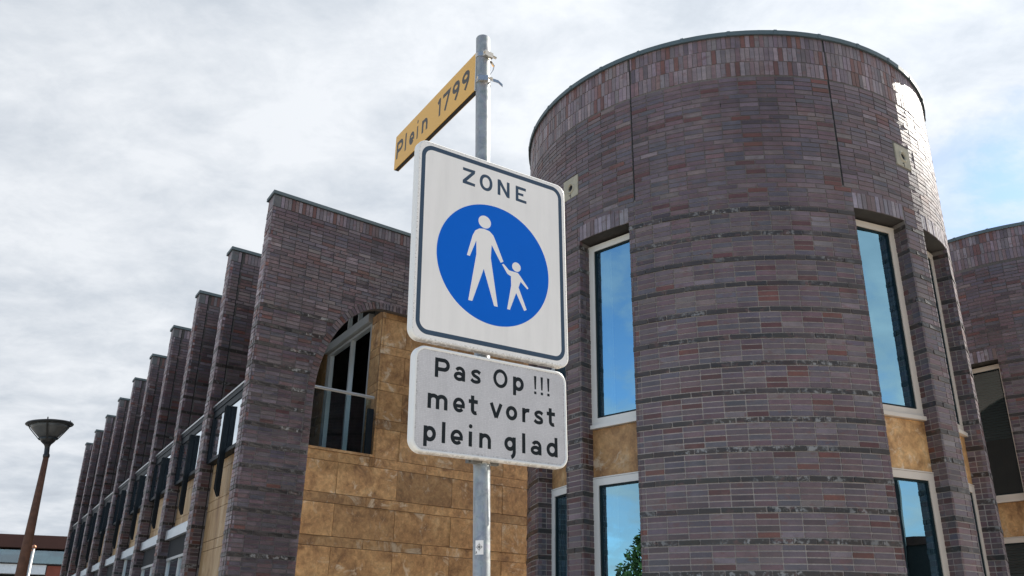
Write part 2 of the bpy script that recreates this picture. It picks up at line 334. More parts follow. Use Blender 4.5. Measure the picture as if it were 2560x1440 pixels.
class Bricks:
    """collects bricks; the 300 largest in view become parts, the rest one joined part"""
    def __init__(s): s.L = []
    def add(s, c, ex, ey, L, H, proud=.0, col=(.1, .1, .1), rough=False, depth=.045):
        # c: centre of the visible face, ex along length, ey outward, third axis = ex x ... up
        s.L.append((np.array(c, float), np.array(ex, float), np.array(ey, float), L, H, proud, col, rough, depth))
    def build(s, parent, nmax=300):
        sc = []
        for i, (c, ex, ey, L, H, pr, col, ro, dp) in enumerate(s.L):
            d = c-CP; z = d@cF; a = 0
            if z > .5:
                x, y = F_PX*(d@cA)/z, F_PX*(d@cB)/z
                if abs(x) < 1270 and abs(y) < 712:
                    dist = np.linalg.norm(d); facing = -(d@ey)/dist
                    if facing > 0 and not hidden_by_signs(x+1280, 720-y): a = L*H*facing/dist**2
            sc.append(a)
        order = sorted(range(len(s.L)), key=lambda i: -sc[i]); single = set(i for i in order[:nmax] if sc[i] > 0)
        cache = {}; V = []; F = []; Cc = []
        loc = np.array([(-.5, 0, -.5), (.5, 0, -.5), (.5, 0, .5), (-.5, 0, .5), (-.5, -1, -.5), (.5, -1, -.5), (.5, -1, .5), (-.5, -1, .5)])
        FB = [(0, 1, 2, 3), (4, 7, 6, 5), (0, 4, 5, 1), (1, 5, 6, 2), (2, 6, 7, 3), (3, 7, 4, 0)]
        rv = random.Random(3)
        for i, (c, ex, ey, L, H, pr, col, ro, dp) in enumerate(s.L):
            ez = np.cross(ex, ey); fl = 0.0 if ro else 1.0
            jit = None
            if ro:
                k = rv.randrange(4); jr = np.random.default_rng(k); jit = jr.uniform(-1, 1, (4, 3))*np.array([.003, .003, .0025])+np.array([0, .002, 0])
            else: k = -1
            if i in single:
                key = (round(L, 3), round(H, 3), round(dp, 3), k)
                if key not in cache:
                    q = loc*np.array([L, dp, H])
                    if jit is not None: q[:4] += jit
                    me = bpy.data.meshes.new('brick'); me.from_pydata([tuple(v) for v in q], [], FB); me.materials.append(MAT['brick_one']); cache[key] = me
                o = bpy.data.objects.new('brick', cache[key]); COL.objects.link(o); o.parent = parent; o.color = (*col, fl)
                mw = Matrix(((ex[0], ey[0], ez[0], 0), (ex[1], ey[1], ez[1], 0), (ex[2], ey[2], ez[2], 0), (0, 0, 0, 1)))
                cc = c+pr*ey; mw.translation = Vector(cc); o.matrix_local = parent_inv(parent) @ mw
                o['sz'] = 0; del o['sz']
            else:
                q = loc*np.array([L, dp, H])
                if jit is not None: q[:4] += jit
                q = (c+pr*ey)+q[:, :1]*ex+q[:, 1:2]*ey+q[:, 2:]*ez
                n = len(V); V += q.tolist(); F += [tuple(a+n for a in f) for f in FB]; Cc += [(*col, fl)]*8
        if V: meshobj('brickwork', V, F, 'brick_many', parent, cols=Cc, stuff=True)
        # note: parents sit at the world origin with no rotation, so local = world
def parent_inv(p): return Matrix.Translation(-Vector(p.location))
# the three signs cover part of the brickwork behind them (rough outline in photo pixels)
def hidden_by_signs(x, y):
    return (1020 < x < 1420 and 345+.36*(x-1048) < y < 1172) or (1183 < x < 1226 and y > 100)

def frange(a, b, s):
    while a < b-1e-9: yield a; a += s
def cut(lo, hi, ivs):
    out = []
    for a, b in ivs:
        x0, x1 = max(lo, a), min(hi, b)
        if x1-x0 > .025: out.append((x0, x1))
    return out
LB, GAP, CH = .2115, .0115, .06            # brick length, joint, course height
def courses(B, z0, z1, zband, zdark, smax_fn, place, pitch=.2213, phase=0., start=0., L=None, darkpal=PALD, mul=1.0):
    """stack bond in fours, every fifth course shifted half a brick (dark and rough below zdark)."""
    j0 = math.floor((z0-zband)/CH+.5)
    j = j0
    while zband+j*CH-.03 < z1-.02:
        zc = zband+j*CH
        if zc-.03 < z0-.02: j += 1; continue
        off = (j % 5 == 0); rough = off and zc < zdark
        if off: ph = phase+pitch/2
        else: ph = phase
        if not off and zc > zdark and j % 5 == 0: pass
        ivs = smax_fn(zc)
        if ivs:
            lo = min(a for a, b in ivs); hi = max(b for a, b in ivs)
            k = math.floor((lo-ph)/pitch)-1
            while ph+k*pitch < hi:
                s0 = ph+k*pitch; s1 = s0+pitch-GAP
                for a, b in cut(s0, s1, ivs):
                    col = pick(PALD if rough else PAL, mul)
                    pr = random.gauss(0, .001) if not rough else random.uniform(.0, .005)
                    place(B, (a+b)/2, zc, b-a, .0480+random.uniform(-.001, .001), pr, col, rough)
                k += 1
        j += 1

# ================================================================== SETTING
me = bpy.data.meshes.new('ground'); S_ = 1200
me.from_pydata([(-S_, -S_, 0), (S_, -S_, 0), (S_, S_, 0), (-S_, S_, 0)], [], [(0, 1, 2, 3)]); me.materials.append(MAT['paving'])
g = bpy.data.objects.new('ground', me); COL.objects.link(g); g['kind'] = 'structure'; g['label'] = 'paved square'

# ================================================================== ROUND TOWERS
def tower(th, C, azc, R, opens, ztop_off=0., phase0=1.55, plates=(), joints=(), weeps=(), vis=(-97, 97), frame='frame_white', frames=None, blinds=False):
    e = -np.array([math.sin(azc*D2R), math.cos(azc*D2R), 0.]); rt = np.array([-e[1], e[0], 0.])
    C3 = np.array([C[0], C[1], 0.])
    def dv(t): return e*math.cos(t*D2R)+rt*math.sin(t*D2R)
    def tg(t): return -e*math.sin(t*D2R)+rt*math.cos(t*D2R)
    def pt(t, r, z): return C3+r*dv(t)+EZ*(z+ZC)
    ZT, ZL, ZLT = 6.95+ztop_off, 4.66, 4.865           # brick top, lintel soffit, lintel top
    k = R*D2R                                          # metres of arc per degree
    # --- mortar shell (5 mm behind the brick faces), with the tall openings left out
    m = MB(); st = 4.444/2; T = []
    edges = set([vis[0]+i*st for i in range(int((vis[1]-vis[0])/st)+1)]+[vis[1]])
    for a, b in opens: edges |= {a, b}
    for jt in joints: edges |= {jt-.11, jt+.11}
    E_ = sorted(edges)
    Rm = R-.0045
    for a, b in zip(E_[:-1], E_[1:]):
        mid = (a+b)/2; op = any(x < mid < y for x, y in opens)
        for z0, z1 in ([(ZL, ZT)] if op else [(-ZC, ZT)]):
            m.add([pt(a, Rm, z0), pt(b, Rm, z0), pt(b, Rm, z1), pt(a, Rm, z1)], [(0, 1, 2, 3)])
    # roof slab and inner dark core
    rim = [pt(x, R-.02, ZT-.03) for x in np.linspace(-180, 176, 90)]
    m.add(rim, [tuple(range(90))])
    # back half, plain
    bk = list(np.linspace(vis[1], 360+vis[0], 40))
    for a, b in zip(bk[:-1], bk[1:]): m.add([pt(a, Rm, -ZC), pt(b, Rm, -ZC), pt(b, Rm, ZT), pt(a, Rm, ZT)], [(0, 1, 2, 3)])
    m.obj('mortar_wall', 'mortar', th)
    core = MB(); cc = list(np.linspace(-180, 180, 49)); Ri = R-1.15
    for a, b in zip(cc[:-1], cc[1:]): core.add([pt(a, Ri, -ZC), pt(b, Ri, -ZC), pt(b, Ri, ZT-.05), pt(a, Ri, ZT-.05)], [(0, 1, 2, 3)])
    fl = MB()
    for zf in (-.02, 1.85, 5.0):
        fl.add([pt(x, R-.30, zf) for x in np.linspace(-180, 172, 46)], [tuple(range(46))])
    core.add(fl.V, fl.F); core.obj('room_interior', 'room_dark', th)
    # --- bricks
    B = Bricks()
    def place(B, s, zc, L, H, pr, col, ro):
        t = s/k; B.add(pt(t, R, zc), tg(t), dv(t), L, H, pr, col, ro)
    def ivs(zc):
        xs = [vis[0]]; out = []
        bars = []
        if -ZC < zc < ZL: bars += list(opens)
        elif ZL <= zc < ZLT: bars += list(opens)
        if zc > 4.93:
            bars += [(j-.16, j+.16) for j in joints]
        for (tc_, zc_) in plates:
            if abs(zc-zc_) < .16: bars.append((tc_-3.0, tc_+3.0))
        bars = sorted(bars); cur = vis[0]
        for a, b in bars:
            if a > cur: out.append((cur*k, a*k-.001))
            cur = max(cur, b+.03)
        out.append((cur*k, vis[1]*k)); return out
    courses(B, -ZC, 6.35, .68, 4.7, ivs, place, pitch=4.444*k, phase=phase0*k)
    # soldier rows under the coping
    for r_, (za, zb) in enumerate(((6.371, 6.565), (6.574, 6.768), (6.777, 6.948))):
        n = int((vis[1]-vis[0])*k/.0565)
        for i in range(n):
            t = vis[0]+(i+.5)*(vis[1]-vis[0])/n+r_*.3
            hwd = ((vis[1]-vis[0])/n-.0075/k)/2; ta, tb = t-hwd, t+hwd
            for j in joints:
                if ta < j+.16 and tb > j-.16: ta, tb = (ta, j-.16) if t < j else (j+.16, tb)
            if tb-ta < .2: continue
            t = (ta+tb)/2; c = pt(t, R, (za+zb)/2+ztop_off); B.add(c, tg(t), dv(t), (tb-ta)*k, zb-za, random.gauss(0, .0015), pick(PALS), False)
    # soldier lintels
    for a, b in opens:
        n = max(1, round((b-a)*k/.0615))
        for i in range(n):
            t = a+(i+.5)*(b-a)/n; c = pt(t, R, (ZL+ZLT)/2)
            B.add(c, tg(t), dv(t), (b-a)*k/n-.011, ZLT-ZL-.006, random.uniform(-.002, .003), pick(PALL), False)
    # window reveals: brick returns on both jambs, flat soffit
    WIN = []
    for a, b in opens:
        mid = (a+b)/2; n_ = dv(mid); tt = tg(mid); half = R*math.sin((b-a)/2*D2R); chord = R*math.cos((b-a)/2*D2R)
        dep = .175
        P0 = C3+chord*n_                                # chord centre
        # soffit polygon: arc + window line
        arc = [pt(x, R-.01, ZL) for x in np.linspace(a, b, 9)]
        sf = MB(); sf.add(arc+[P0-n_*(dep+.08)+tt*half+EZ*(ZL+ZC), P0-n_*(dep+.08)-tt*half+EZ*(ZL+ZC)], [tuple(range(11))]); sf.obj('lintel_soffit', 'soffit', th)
        for sgn in (-1, 1):
            J = P0+sgn*tt*half                          # arris in plan
            ez_out = -sgn*tt
            mm = MB(); q0 = J-ez_out*.006; mm.add([q0+EZ*0, q0-n_*.33+EZ*0, q0-n_*.33+EZ*(ZL+ZC), q0+EZ*(ZL+ZC)], [(0, 1, 2, 3)]); mm.obj('mortar_wall', 'mortar', th)
            j = 0
            jj = math.floor((-ZC-.68)/CH)
            while .68+jj*CH+.03 < ZL:
                zc = .68+jj*CH; off = jj % 5 == 0; x = .0012
                for L in (([.100, .085]) if not off else ([.185])):
                    ex = -n_ if sgn > 0 else n_
                    cpos = J-n_*(x+L/2)+EZ*(zc+ZC); exx = np.cross(ez_out, EZ)
                    B.add(cpos, exx, ez_out, L, .050, random.gauss(0, .001), pick(PALD if off else PAL, .85), off, .03); x += L+GAP
                jj += 1
        WIN.append((P0-n_*dep, tt, n_, half))
    B.build(th)
    # coping ring
    cp = MB(); ro_, zi, zo = R+.032, ZT-.005, ZT+.05; n = 120
    V = []; F = []
    for i in range(n):
        t = 360*i/n
        for r_, z_ in ((R-.01, zi+.012), (ro_, zi), (ro_+.004, zo), (R-.35, zo+.012)): V.append(pt(t, r_, z_))
    for i in range(n):
        j = (i+1) % n
        for q in range(3): F.append((i*4+q, j*4+q, j*4+q+1, i*4+q+1))
    cp.add(V, F); c_ = cp.obj('coping', 'coping_metal', th)
    for t in np.arange(-96, 96, 11.2):
        T_ = inv_frame((pt(t, ro_+.003, zi), tg(t), dv(t), EZ)); sm = MB(); sm.box((-.02, -.004, -.003), (.02, .0035, zo-zi+.006), T_); sm.obj('coping_seam', 'coping_metal', c_)
    for jt in joints:
        jm = MB(); T_ = inv_frame((pt(jt, R-.0065, 4.93), tg(jt), dv(jt), EZ)); jm.box((-.0085, -.01, 0), (.0085, .0035, ZT-4.93-.003), T_); jm.obj('movement_joint', 'sealant', th)
    for tw in weeps:
        jm = MB(); T_ = inv_frame((pt(tw, R-.0065, 5.98), tg(tw), dv(tw), EZ)); jm.box((-.0065, -.02, -.024), (.0065, .0055, .026), T_); jm.obj('weep_hole', 'sealant', th)
    # carved stone plates with a round eye
    for tp, zp in plates:
        T_ = inv_frame((pt(tp, R*math.cos(3.0*D2R)-.004, zp), tg(tp), dv(tp), EZ)); hw = R*math.sin(2.9*D2R); hh = .145
        pm = MB(); n = 24; ring = [(.042*math.cos(2*math.pi*i/n), .042*math.sin(2*math.pi*i/n)) for i in range(n)]
        ou = []
        for x, z in ring:
            f = min(hw/abs(x) if abs(x) > 1e-6 else 9e9, hh/abs(z) if abs(z) > 1e-6 else 9e9); ou.append((x*f, z*f))
        V = [T_(x, .014, z) for x, z in ring]+[T_(x, .014, z) for x, z in ou]+[T_(x, -.06, z) for x, z in ring]+[T_(x, -.03, z) for x, z in ou]
        F = []
        for i in range(n):
            j = (i+1) % n; F += [(i, n+i, n+j, j), (i, j, 2*n+j, 2*n+i), (n+i, 3*n+i, 3*n+j, n+j)]
        pm.add(V, F)
        # fill the square's four corners
        po = pm.obj('stone_plate', 'sandstone', th)
        rr = MB(); prof = [(.044, .015), (.056, .028), (.066, .028), (.078, .015)]; V = []; F = []
        for i in range(n):
            a = 2*math.pi*i/n
            for r_, y_ in prof: V.append(T_(r_*math.cos(a), y_, r_*math.sin(a)))
        for i in range(n):
            j = (i+1) % n
            for q in range(3): F.append((i*4+q, j*4+q, j*4+q+1, i*4+q+1))
        rr.add(V, F); rr.obj('eye_ring', 'sandstone', po)
        eh = MB(); eh.add([T_(.0425*math.cos(2*math.pi*i/n), .004, .0425*math.sin(2*math.pi*i/n)) for i in range(n)], [tuple(range(n))]); eh.box((-.004, .0145, -.143), (.004, .0165, -.07), T_); eh.box((-.03, .0145, -.105), (-.008, .0165, -.095), T_); eh.obj('eye_hole', 'sealant', po)
    # --- windows
    for wi, (P0, tt, n_, half) in enumerate(WIN):
        T_ = inv_frame((P0+EZ*ZC, tt, n_, EZ)); fm = frames[wi] if frames else frame; fw = .078
        def framed(z0, z1, nm='window', sill=False, dz=fw):
            f = MB(); f.box((-half-.02, -.09, z0), (-half+fw, 0, z1), T_); f.box((half-fw, -.09, z0), (half+.02, 0, z1), T_)
            f.box((-half+fw, -.09, z1-fw), (half-fw, 0, z1), T_); f.box((-half+fw, -.09, z0), (half-fw, 0, z0+fw), T_)
            o = f.obj(nm, fm, th)
            gk = MB(); gx = half-fw; g_ = .022; y0, y1 = -.06, -.012
            gk.box((-gx+.001, y0, z0+fw+.001), (-gx+g_, y1, z1-fw-.001), T_); gk.box((gx-g_, y0, z0+fw+.001), (gx-.001, y1, z1-fw-.001), T_)
            gk.box((-gx+g_, y0, z1-fw-g_), (gx-g_, y1, z1-fw-.001), T_); gk.box((-gx+g_, y0, z0+fw+.001), (gx-g_, y1, z0+fw+g_), T_); gk.obj('window_seal', 'gasket', o)
            gl = MB(); gl.add([T_(-gx+g_, -.028, z0+fw+g_), T_(gx-g_, -.028, z0+fw+g_), T_(gx-g_, -.028, z1-fw-g_), T_(-gx+g_, -.028, z1-fw-g_)], [(0, 1, 2, 3)]); gl.obj('glass_pane', 'glass_clear' if blinds else 'glass_blue', o)
            if sill:
                s_ = MB(); s_.box((-half-.0, -.05, z0-.045), (half+.0, .035, z0-.002), T_); s_.obj('window_sill', fm, o)
            if blinds:
                bl = MB()
                for zb in frange(z1-1.25, z1-.12, .045): bl.add([T_(-gx, -.14, zb), T_(gx, -.14, zb), T_(gx, -.115, zb+.03), T_(-gx, -.115, zb+.03)], [(0, 1, 2, 3)])
                bl.obj('venetian_blind', 'blind', o)
            else:
                cu = MB(); xs = np.linspace(-half+.05, -half+.22, 14)
                for i in range(13):
                    ya, yb = -.16+.015*math.sin(i*1.9), -.16+.015*math.sin((i+1)*1.9)
                    cu.add([T_(xs[i], ya, z0+.05), T_(xs[i+1], yb, z0+.05), T_(xs[i+1], yb, z1-.05), T_(xs[i], ya, z1-.05)], [(0, 1, 2, 3)])
                if fm != 'frame_cream': cu.obj('curtain', 'curtain', o)
            return o
        framed(2.365, ZL-.03, sill=True)
        pn = MB(); pn.box((-half-.02, -.06, 1.775), (half+.02, -.012, 2.315), T_); pn.obj('stone_panel', 'travertine', th)
        pn = MB(); pn.box((-half-.02, -.03, 1.758), (half+.02, .004, 1.771), T_); pn.obj('drip_strip', fm, th)
        framed(-.55, 1.755)
        pn = MB(); pn.box((-half-.02, -.06, -1.6), (half+.02, -.012, -.56), T_); pn.obj('stone_panel', 'travertine', th)
    return pt, dv, tg
T1C = (3.09897895, 11.56554688)
t1 = thing('round_tower', 'round dark brick tower with tall paired windows, nearest, right behind the sign post', 'tower')
tower(t1, T1C, 15.0, 2.85, [(-58.5, -43.8), (-37.8, -22.4), (30.3, 45.5), (53.0, 68.5)], plates=[(-41.0, 5.47), (49.3, 5.57)], joints=(-20.6, 28.4), weeps=(1.55, 19.33, -16.23, 46.0), frames=['frame_white', 'frame_white', 'frame_cream', 'frame_cream'])
Dc2 = 19.24; az2 = 32.2
t2 = thing('round_tower', 'second round brick tower with window blinds, partly hidden at the right edge', 'tower')
tower(t2, (Dc2*math.sin(az2*D2R), Dc2*math.cos(az2*D2R)), az2, 2.85, [(-50, -34.6), (-26.8, -11.4), (40, 55.4)], ztop_off=.03, joints=(), weeps=(-13.9, ), phase0=.4, frame='frame_cream', blinds=True)

# ================================================================== LONG WING WITH FINS
AZF, AZL = 52.9, -30.72
U, Vd = az(AZL), az(AZF)
Nf = -np.array([Vd[1], -Vd[0], 0.]);  Nf = Nf if Nf @ (-np.array([-3.7677739, 12.27474969, 0])) > 0 else -Nf     # front normal, towards the viewer
Nl = np.array([U[1], -U[0], 0.]);  Nl = -Nl if Nl @ Vd > 0 else Nl                                                 # end-strip normal, away from V
C0 = np.array([-3.7677739, 12.27474969, 0.])
PER, NF, FT = 2.52, 10, .33
wing = thing('brick_office_wing', 'long dark brick building with a saw-tooth row of upright fins, arched opening and travertine cladding', 'building')
ZW = 6.545
BW = Bricks()
def arch_z(s):                                          # height of the opening's upper edge at distance s along the end wall
    if s >= 2.15: return 5.10
    q = (2.15-s)/1.14
    return 3.45+1.65*math.sqrt(max(0, 1-q*q)) if q < 1 else 3.45
def arch_s(z):
    if z <= 3.45: return 1.01
    if z >= 5.10: return None
    return 2.15-1.14*math.sqrt(max(0, 1-((z-3.45)/1.65)**2))
SEND = 5.42
mw_ = MB()
def P3(s, u, z): return C0+s*Vd+u*U+EZ*(z+ZC)
# mortar body of the end wall: front skin pieces following the opening
zs = [-ZC, 3.45]+[3.45+1.65*math.sin(a*D2R) for a in range(6, 91, 6)]
def off(P, n, d): return P+n*d
for z0, z1 in zip(zs[:-1], zs[1:]):
    sa, sb = (arch_s(z0+1e-4) or 2.15), (arch_s(z1-1e-4) or 2.15)
    mw_.add([off(P3(.006, 0, z0), Nf, -.0045), off(P3(sa, 0, z0), Nf, -.0045), off(P3(sb, 0, z1), Nf, -.0045), off(P3(.006, 0, z1), Nf, -.0045)], [(0, 1, 2, 3)])
    mw_.add([off(P3(sa, 0, z0), Nf, -.006), off(P3(sa, 0, z0), Nf, -.11), off(P3(sb, 0, z1), Nf, -.11), off(P3(sb, 0, z1), Nf, -.006)], [(0, 1, 2, 3)])
    mw_.add([off(P3(.006, 0, z0), Nf, -.11), off(P3(sa, 0, z0), Nf, -.11), off(P3(sb, 0, z1), Nf, -.11), off(P3(.006, 0, z1), Nf, -.11)], [(3, 2, 1, 0)])   # reveal of the opening
mw_.add([off(P3(.006, 0, 5.10), Nf, -.0045), off(P3(SEND, 0, 5.10), Nf, -.0045), off(P3(SEND, 0, ZW), Nf, -.0045), off(P3(.006, 0, ZW), Nf, -.0045)], [(0, 1, 2, 3)])
mw_.add([off(P3(2.15, 0, 5.10), Nf, -.006), off(P3(SEND, 0, 5.10), Nf, -.006), off(P3(SEND, 0, 5.10), Nf, -.12), off(P3(2.15, 0, 5.10), Nf, -.12)], [(0, 1, 2, 3)])
# back of the end wall and top
mw_.add([P3(.006, FT, -ZC), P3(.95, FT, -ZC), P3(.95, FT, ZW), P3(.006, FT, ZW)], [(0, 1, 2, 3)]); mw_.add([P3(.95, FT, 5.3), P3(SEND, FT, 5.3), P3(SEND, FT, ZW), P3(.95, FT, ZW)], [(0, 1, 2, 3)])
mw_.obj('mortar_wall', 'mortar_dark', wing)
# bricks of the end wall
def place_front(k):
    def f(B, s, zc, L, H, pr, col, ro):
        B.add(P3(s, k*PER, zc), Vd, Nf, L, H, pr, col, ro)
    return f
def place_strip(k):
    def f(B, s, zc, L, H, pr, col, ro):
        B.add(P3(0, k*PER+s, zc), -U, Nl, L, H, pr, col, ro)
    return f
def ivs_end(zc):
    a = arch_s(zc)
    if a is None or zc > 5.10+.0: 
        return [(0.0, SEND)] if zc > 5.24 else ([(0.0, 2.15-.0)] if False else [(0.0, SEND)])
    # leave room for the ring of headers round the arch
    if zc <= 3.45: return [(0.0, 1.01)] if zc < 2.7 else [(0.0, .885)]
    q = ((zc-3.45)/(1.65+.125)); sr = 2.15-(1.14+.125)*math.sqrt(max(0, 1-q*q))
    return [(0.0, sr)]
def ivs_end2(zc):
    if 5.10 <= zc < 5.225:
        q = ((zc-3.45)/(1.65+.125)); return [(0.0, 2.15-(1.265)*math.sqrt(max(0, 1-min(1, q)**2)))]
    return ivs_end(zc)
courses(BW, -ZC, 6.33, 1.085, 4.75, ivs_end2, place_front(0), phase=0, mul=.93)
# ring of headers
ang = 0; pts_ = []
N_ = 400
cur = [(2.15-1.14*math.cos(t), 3.45+1.65*math.sin(t)) for t in np.linspace(0, math.pi/2, N_)]
cur = [(1.01, z) for z in np.linspace(2.72, 3.45, 60)][:-1]+cur+[(s, 5.10) for s in np.linspace(2.15, SEND, 260)][1:]
acc = 0; last = cur[0]; segs = [0]
for a, b in zip(cur[:-1], cur[1:]): segs.append(segs[-1]+math.hypot(b[0]-a[0], b[1]-a[1]))
tot = segs[-1]; nh = int(tot/.062); ca = np.array(cur); sg = np.array(segs)
for i in range(nh):
    d = (i+.5)*tot/nh; s = np.interp(d, sg, ca[:, 0]); z = np.interp(d, sg, ca[:, 1])
    s2 = np.interp(d+.01, sg, ca[:, 0]); z2 = np.interp(d+.01, sg, ca[:, 1]); s1 = np.interp(d-.01, sg, ca[:, 0]); z1 = np.interp(d-.01, sg, ca[:, 1])
    tx, tz = s2-s1, z2-z1; l_ = math.hypot(tx, tz); tx /= l_; tz /= l_
    ext = Vd*tx+EZ*tz; eo = np.cross(Nf, ext); nrm = (-tz, tx)      # outward from the opening
    eup = Vd*nrm[0]+EZ*nrm[1]
    if np.cross(ext, Nf) @ eup < 0: ext = -ext
    c = P3(s+nrm[0]*.062, 0, z+nrm[1]*.062)
    BW.add(c, ext, Nf, .050, .115, random.uniform(.001, .006), pick(PAL, .85), False, .10)
# end strips and fin faces
for k in range(NF):
    m = MB(); u0 = k*PER
    sE = 1.35 if k else .0
    # mortar body of fin
    a = [P3(.006, u0, 0), P3(1.40, u0, 0), P3(1.40, u0+FT, 0), P3(.006, u0+FT, 0)]
    if k:
        q = [off(P3(.006, u0, -ZC), Nf, -.0045), off(P3(1.40, u0, -ZC), Nf, -.0045), P3(1.40, u0+FT, -ZC), P3(.0065, u0+FT, -ZC)]
        top = [x+EZ*(ZW+ZC) for x in q]
        m.add(q+top, [(0, 1, 5, 4), (1, 2, 6, 5), (2, 3, 7, 6), (3, 0, 4, 7), (4, 5, 6, 7)])
    else:
        m.add([P3(.0065, .004, -ZC), P3(.0065, FT, -ZC), P3(.0065, FT, ZW), P3(.0065, .004, ZW)], [(0, 1, 2, 3)])
    m.obj('mortar_wall', 'mortar_dark', wing)
    w_ = 1.15 if k else None
    if k:
        jn = .185
        def ivf(zc, jn=jn): return [(0.0, jn-.006), (jn+.006, 1.22)]
        courses(BW, -ZC, 6.33, 1.085, 4.75, ivf, place_front(k), phase=0, mul=.86)
        jm = MB(); T_ = inv_frame((P3(jn, u0, -ZC), Vd, Nf, EZ)); jm.box((-.009, -.02, 0), (.009, -.002, ZW+ZC-.02), T_); jm.obj('movement_joint', 'sealant', wing)
    # end strip: brick and a half, alternating
    j = math.floor((-ZC-1.085)/CH)
    while 1.085+j*CH-.03 < 6.31:
        zc = 1.085+j*CH
        if zc > -ZC:
            o5 = j % 5 == 0; ro = o5 and zc < 4.75; x = .001
            for L in ((.2115, .1) if j % 2 else (.1, .2115)):
                BW.add(P3(0, u0+x+L/2, zc), -U, Nl, L, .050, random.gauss(0, .0025), pick(PALD if ro else (PALS if random.random() < .6 else PAL), 1.35), ro); x += L+GAP  # paler mix: the brighter light on these strips is put into the colour
        j += 1
    # top soldier row
    s_hi = SEND if k == 0 else 1.22
    n = int((s_hi-.12)/.0605)
    BW.add(P3(.059, u0, 6.442), Vd, Nf, .116, .196, .0, (.115, .110, .108), False)
    for i in range(n):
        s = .125+i*.0605+.026
        if k and abs(s-.185) < .03: continue
        BW.add(P3(s, u0, 6.442), Vd, Nf, .0515, .196, random.gauss(0, .0015), pick(PALS, .95), False)
    for i in range(5): BW.add(P3(0, u0+.034+i*.0625, 6.442), -U, Nl, .052, .196, 0, pick(PALS), False)
    # coping with a thin dark shadow gap, mitred round the corner
    cp = MB(); sc_ = s_hi+.02; ov = .028
    q = [P3(-ov, u0, 0)+Nf*ov, P3(sc_, u0, 0)+Nf*ov, P3(sc_, u0+FT+.03, 0), P3(-ov, u0+FT+.03, 0)]
    lo = [x+EZ*6.548 for x in q]; hi = [x+EZ*6.602 for x in q]
    cp.add([x-EZ*0 for x in lo]+hi, [(3, 2, 1, 0), (0, 1, 5, 4), (1, 2, 6, 5), (2, 3, 7, 6), (3, 0, 4, 7), (4, 5, 6, 7)])
    o = cp.obj('coping', 'coping_metal', wing)
BW.build(wing)
# --- long wall between the fins, set back, upper storey
lw = MB()
for k in range(1, NF-1):
    u0, u1 = k*PER+FT, (k+1)*PER
    lw.add([P3(.93, u0, 3.60), P3(.93, u1, 3.60), P3(.93, u1, ZW-.2), P3(.93, u0, ZW-.2)], [(0, 1, 2, 3)])
lw.add([P3(.93, PER+FT, ZW-.2), P3(1.4, PER+FT, ZW-.2), P3(1.4, 9*PER, ZW-.2), P3(.93, 9*PER, ZW-.2)], [(0, 1, 2, 3)])
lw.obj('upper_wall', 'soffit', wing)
# loggia behind the arch
lg = MB()
def quad(m, *p): m.add(list(p), [(0, 1, 2, 3)])
quad(lg, P3(.93, FT, 2.5), P3(2.6, FT, 2.5), P3(2.6, PER*2, 2.5), P3(.93, PER*2, 2.5))
quad(lg, P3(.93, FT, 5.95), P3(2.6, FT, 5.95), P3(2.6, PER*2, 5.95), P3(.93, PER*2, 5.95))
quad(lg, P3(.95, PER, 2.5), P3(.95, PER*1.9, 2.5), P3(.95, PER*1.9, 5.95), P3(.95, PER, 5.95)); quad(lg, P3(.95, FT, 2.5), P3(.95, PER, 2.5), P3(.95, PER, 3.58), P3(.95, FT, 3.58))
quad(lg, P3(.95, PER*1.9, 2.5), P3(2.6, PER*1.9, 2.5), P3(2.6, PER*1.9, 5.95), P3(.95, PER*1.9, 5.95))
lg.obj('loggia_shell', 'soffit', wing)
rb = MB()                                               # main body of the building behind, roof and far side
q = [P3(2.65, FT+.3, -ZC), P3(5.2, FT+.3, -ZC), P3(6.2, 9*PER+.5, -ZC), P3(1.5, 9*PER+.5, -ZC), P3(1.5, PER*1.95, -ZC), P3(2.65, PER*1.95, -ZC)]
top = [x+EZ*(ZW-.35+ZC) for x in q]
rb.add(q+top, [(i, (i+1) % 6, 6+(i+1) % 6, 6+i) for i in range(6)]+[(6, 7, 8, 9, 10, 11)]); rb.obj('building_core', 'mortar', wing)
# --- travertine front panel: tiles with open dark joints
REC = .10; Ct = C0-REC*Nf
def Pt(s, z, o=0.): return Ct+s*Vd+Nf*o+EZ*(z+ZC)
bk = MB(); SB = 5.55
quad(bk, Pt(.95, -ZC, -.035), Pt(SB, -ZC, -.035), Pt(SB, 2.68, -.035), Pt(.95, 2.68, -.035))
quad(bk, Pt(2.14, 2.68, -.035), Pt(SB, 2.68, -.035), Pt(SB, 5.2, -.035), Pt(2.14, 5.2, -.035))
bk.obj('tile_backing', 'tile_gap', wing)
def tile(s0, s1, z0, z1, name='stone_tile', par=wing, mat='travertine'):
    g_ = .0032; m = MB(); T_ = inv_frame((Ct+EZ*ZC, Vd, Nf, EZ)); pr = random.uniform(-.0012, .0012)
    m.box((s0+g_, -.03, z0+g_), (s1-g_, pr, z1-g_), T_); m.obj(name, mat, par)
PZ = .618
rows = []
for i in range(-7, 5):
    zt = 2.68+PZ*i; zb = 2.535+PZ*i
    rows.append((zb, zt, 'short')); rows.append((zb-PZ+.145, zb, 'tall'))
for z0, z1, kind in rows:
    z1 = min(z1, 5.18); z0 = max(z0, -ZC+.01)
    if z1-z0 < .02: continue
    low = z1 < 2.70
    js = [1.565+1.038*i for i in range(0, 4)] if kind == 'tall' else [2.088+1.038*i for i in range(0, 4)]
    e = [1.0 if low else 2.142]+[j for j in js if j > (1.05 if low else 2.2)]+[SB]
    if not low and z0 > 2.6 and e[1]-e[0] < .06: e.pop(1)
    for a, b in zip(e[:-1], e[1:]): tile(a, b, z0, z1)
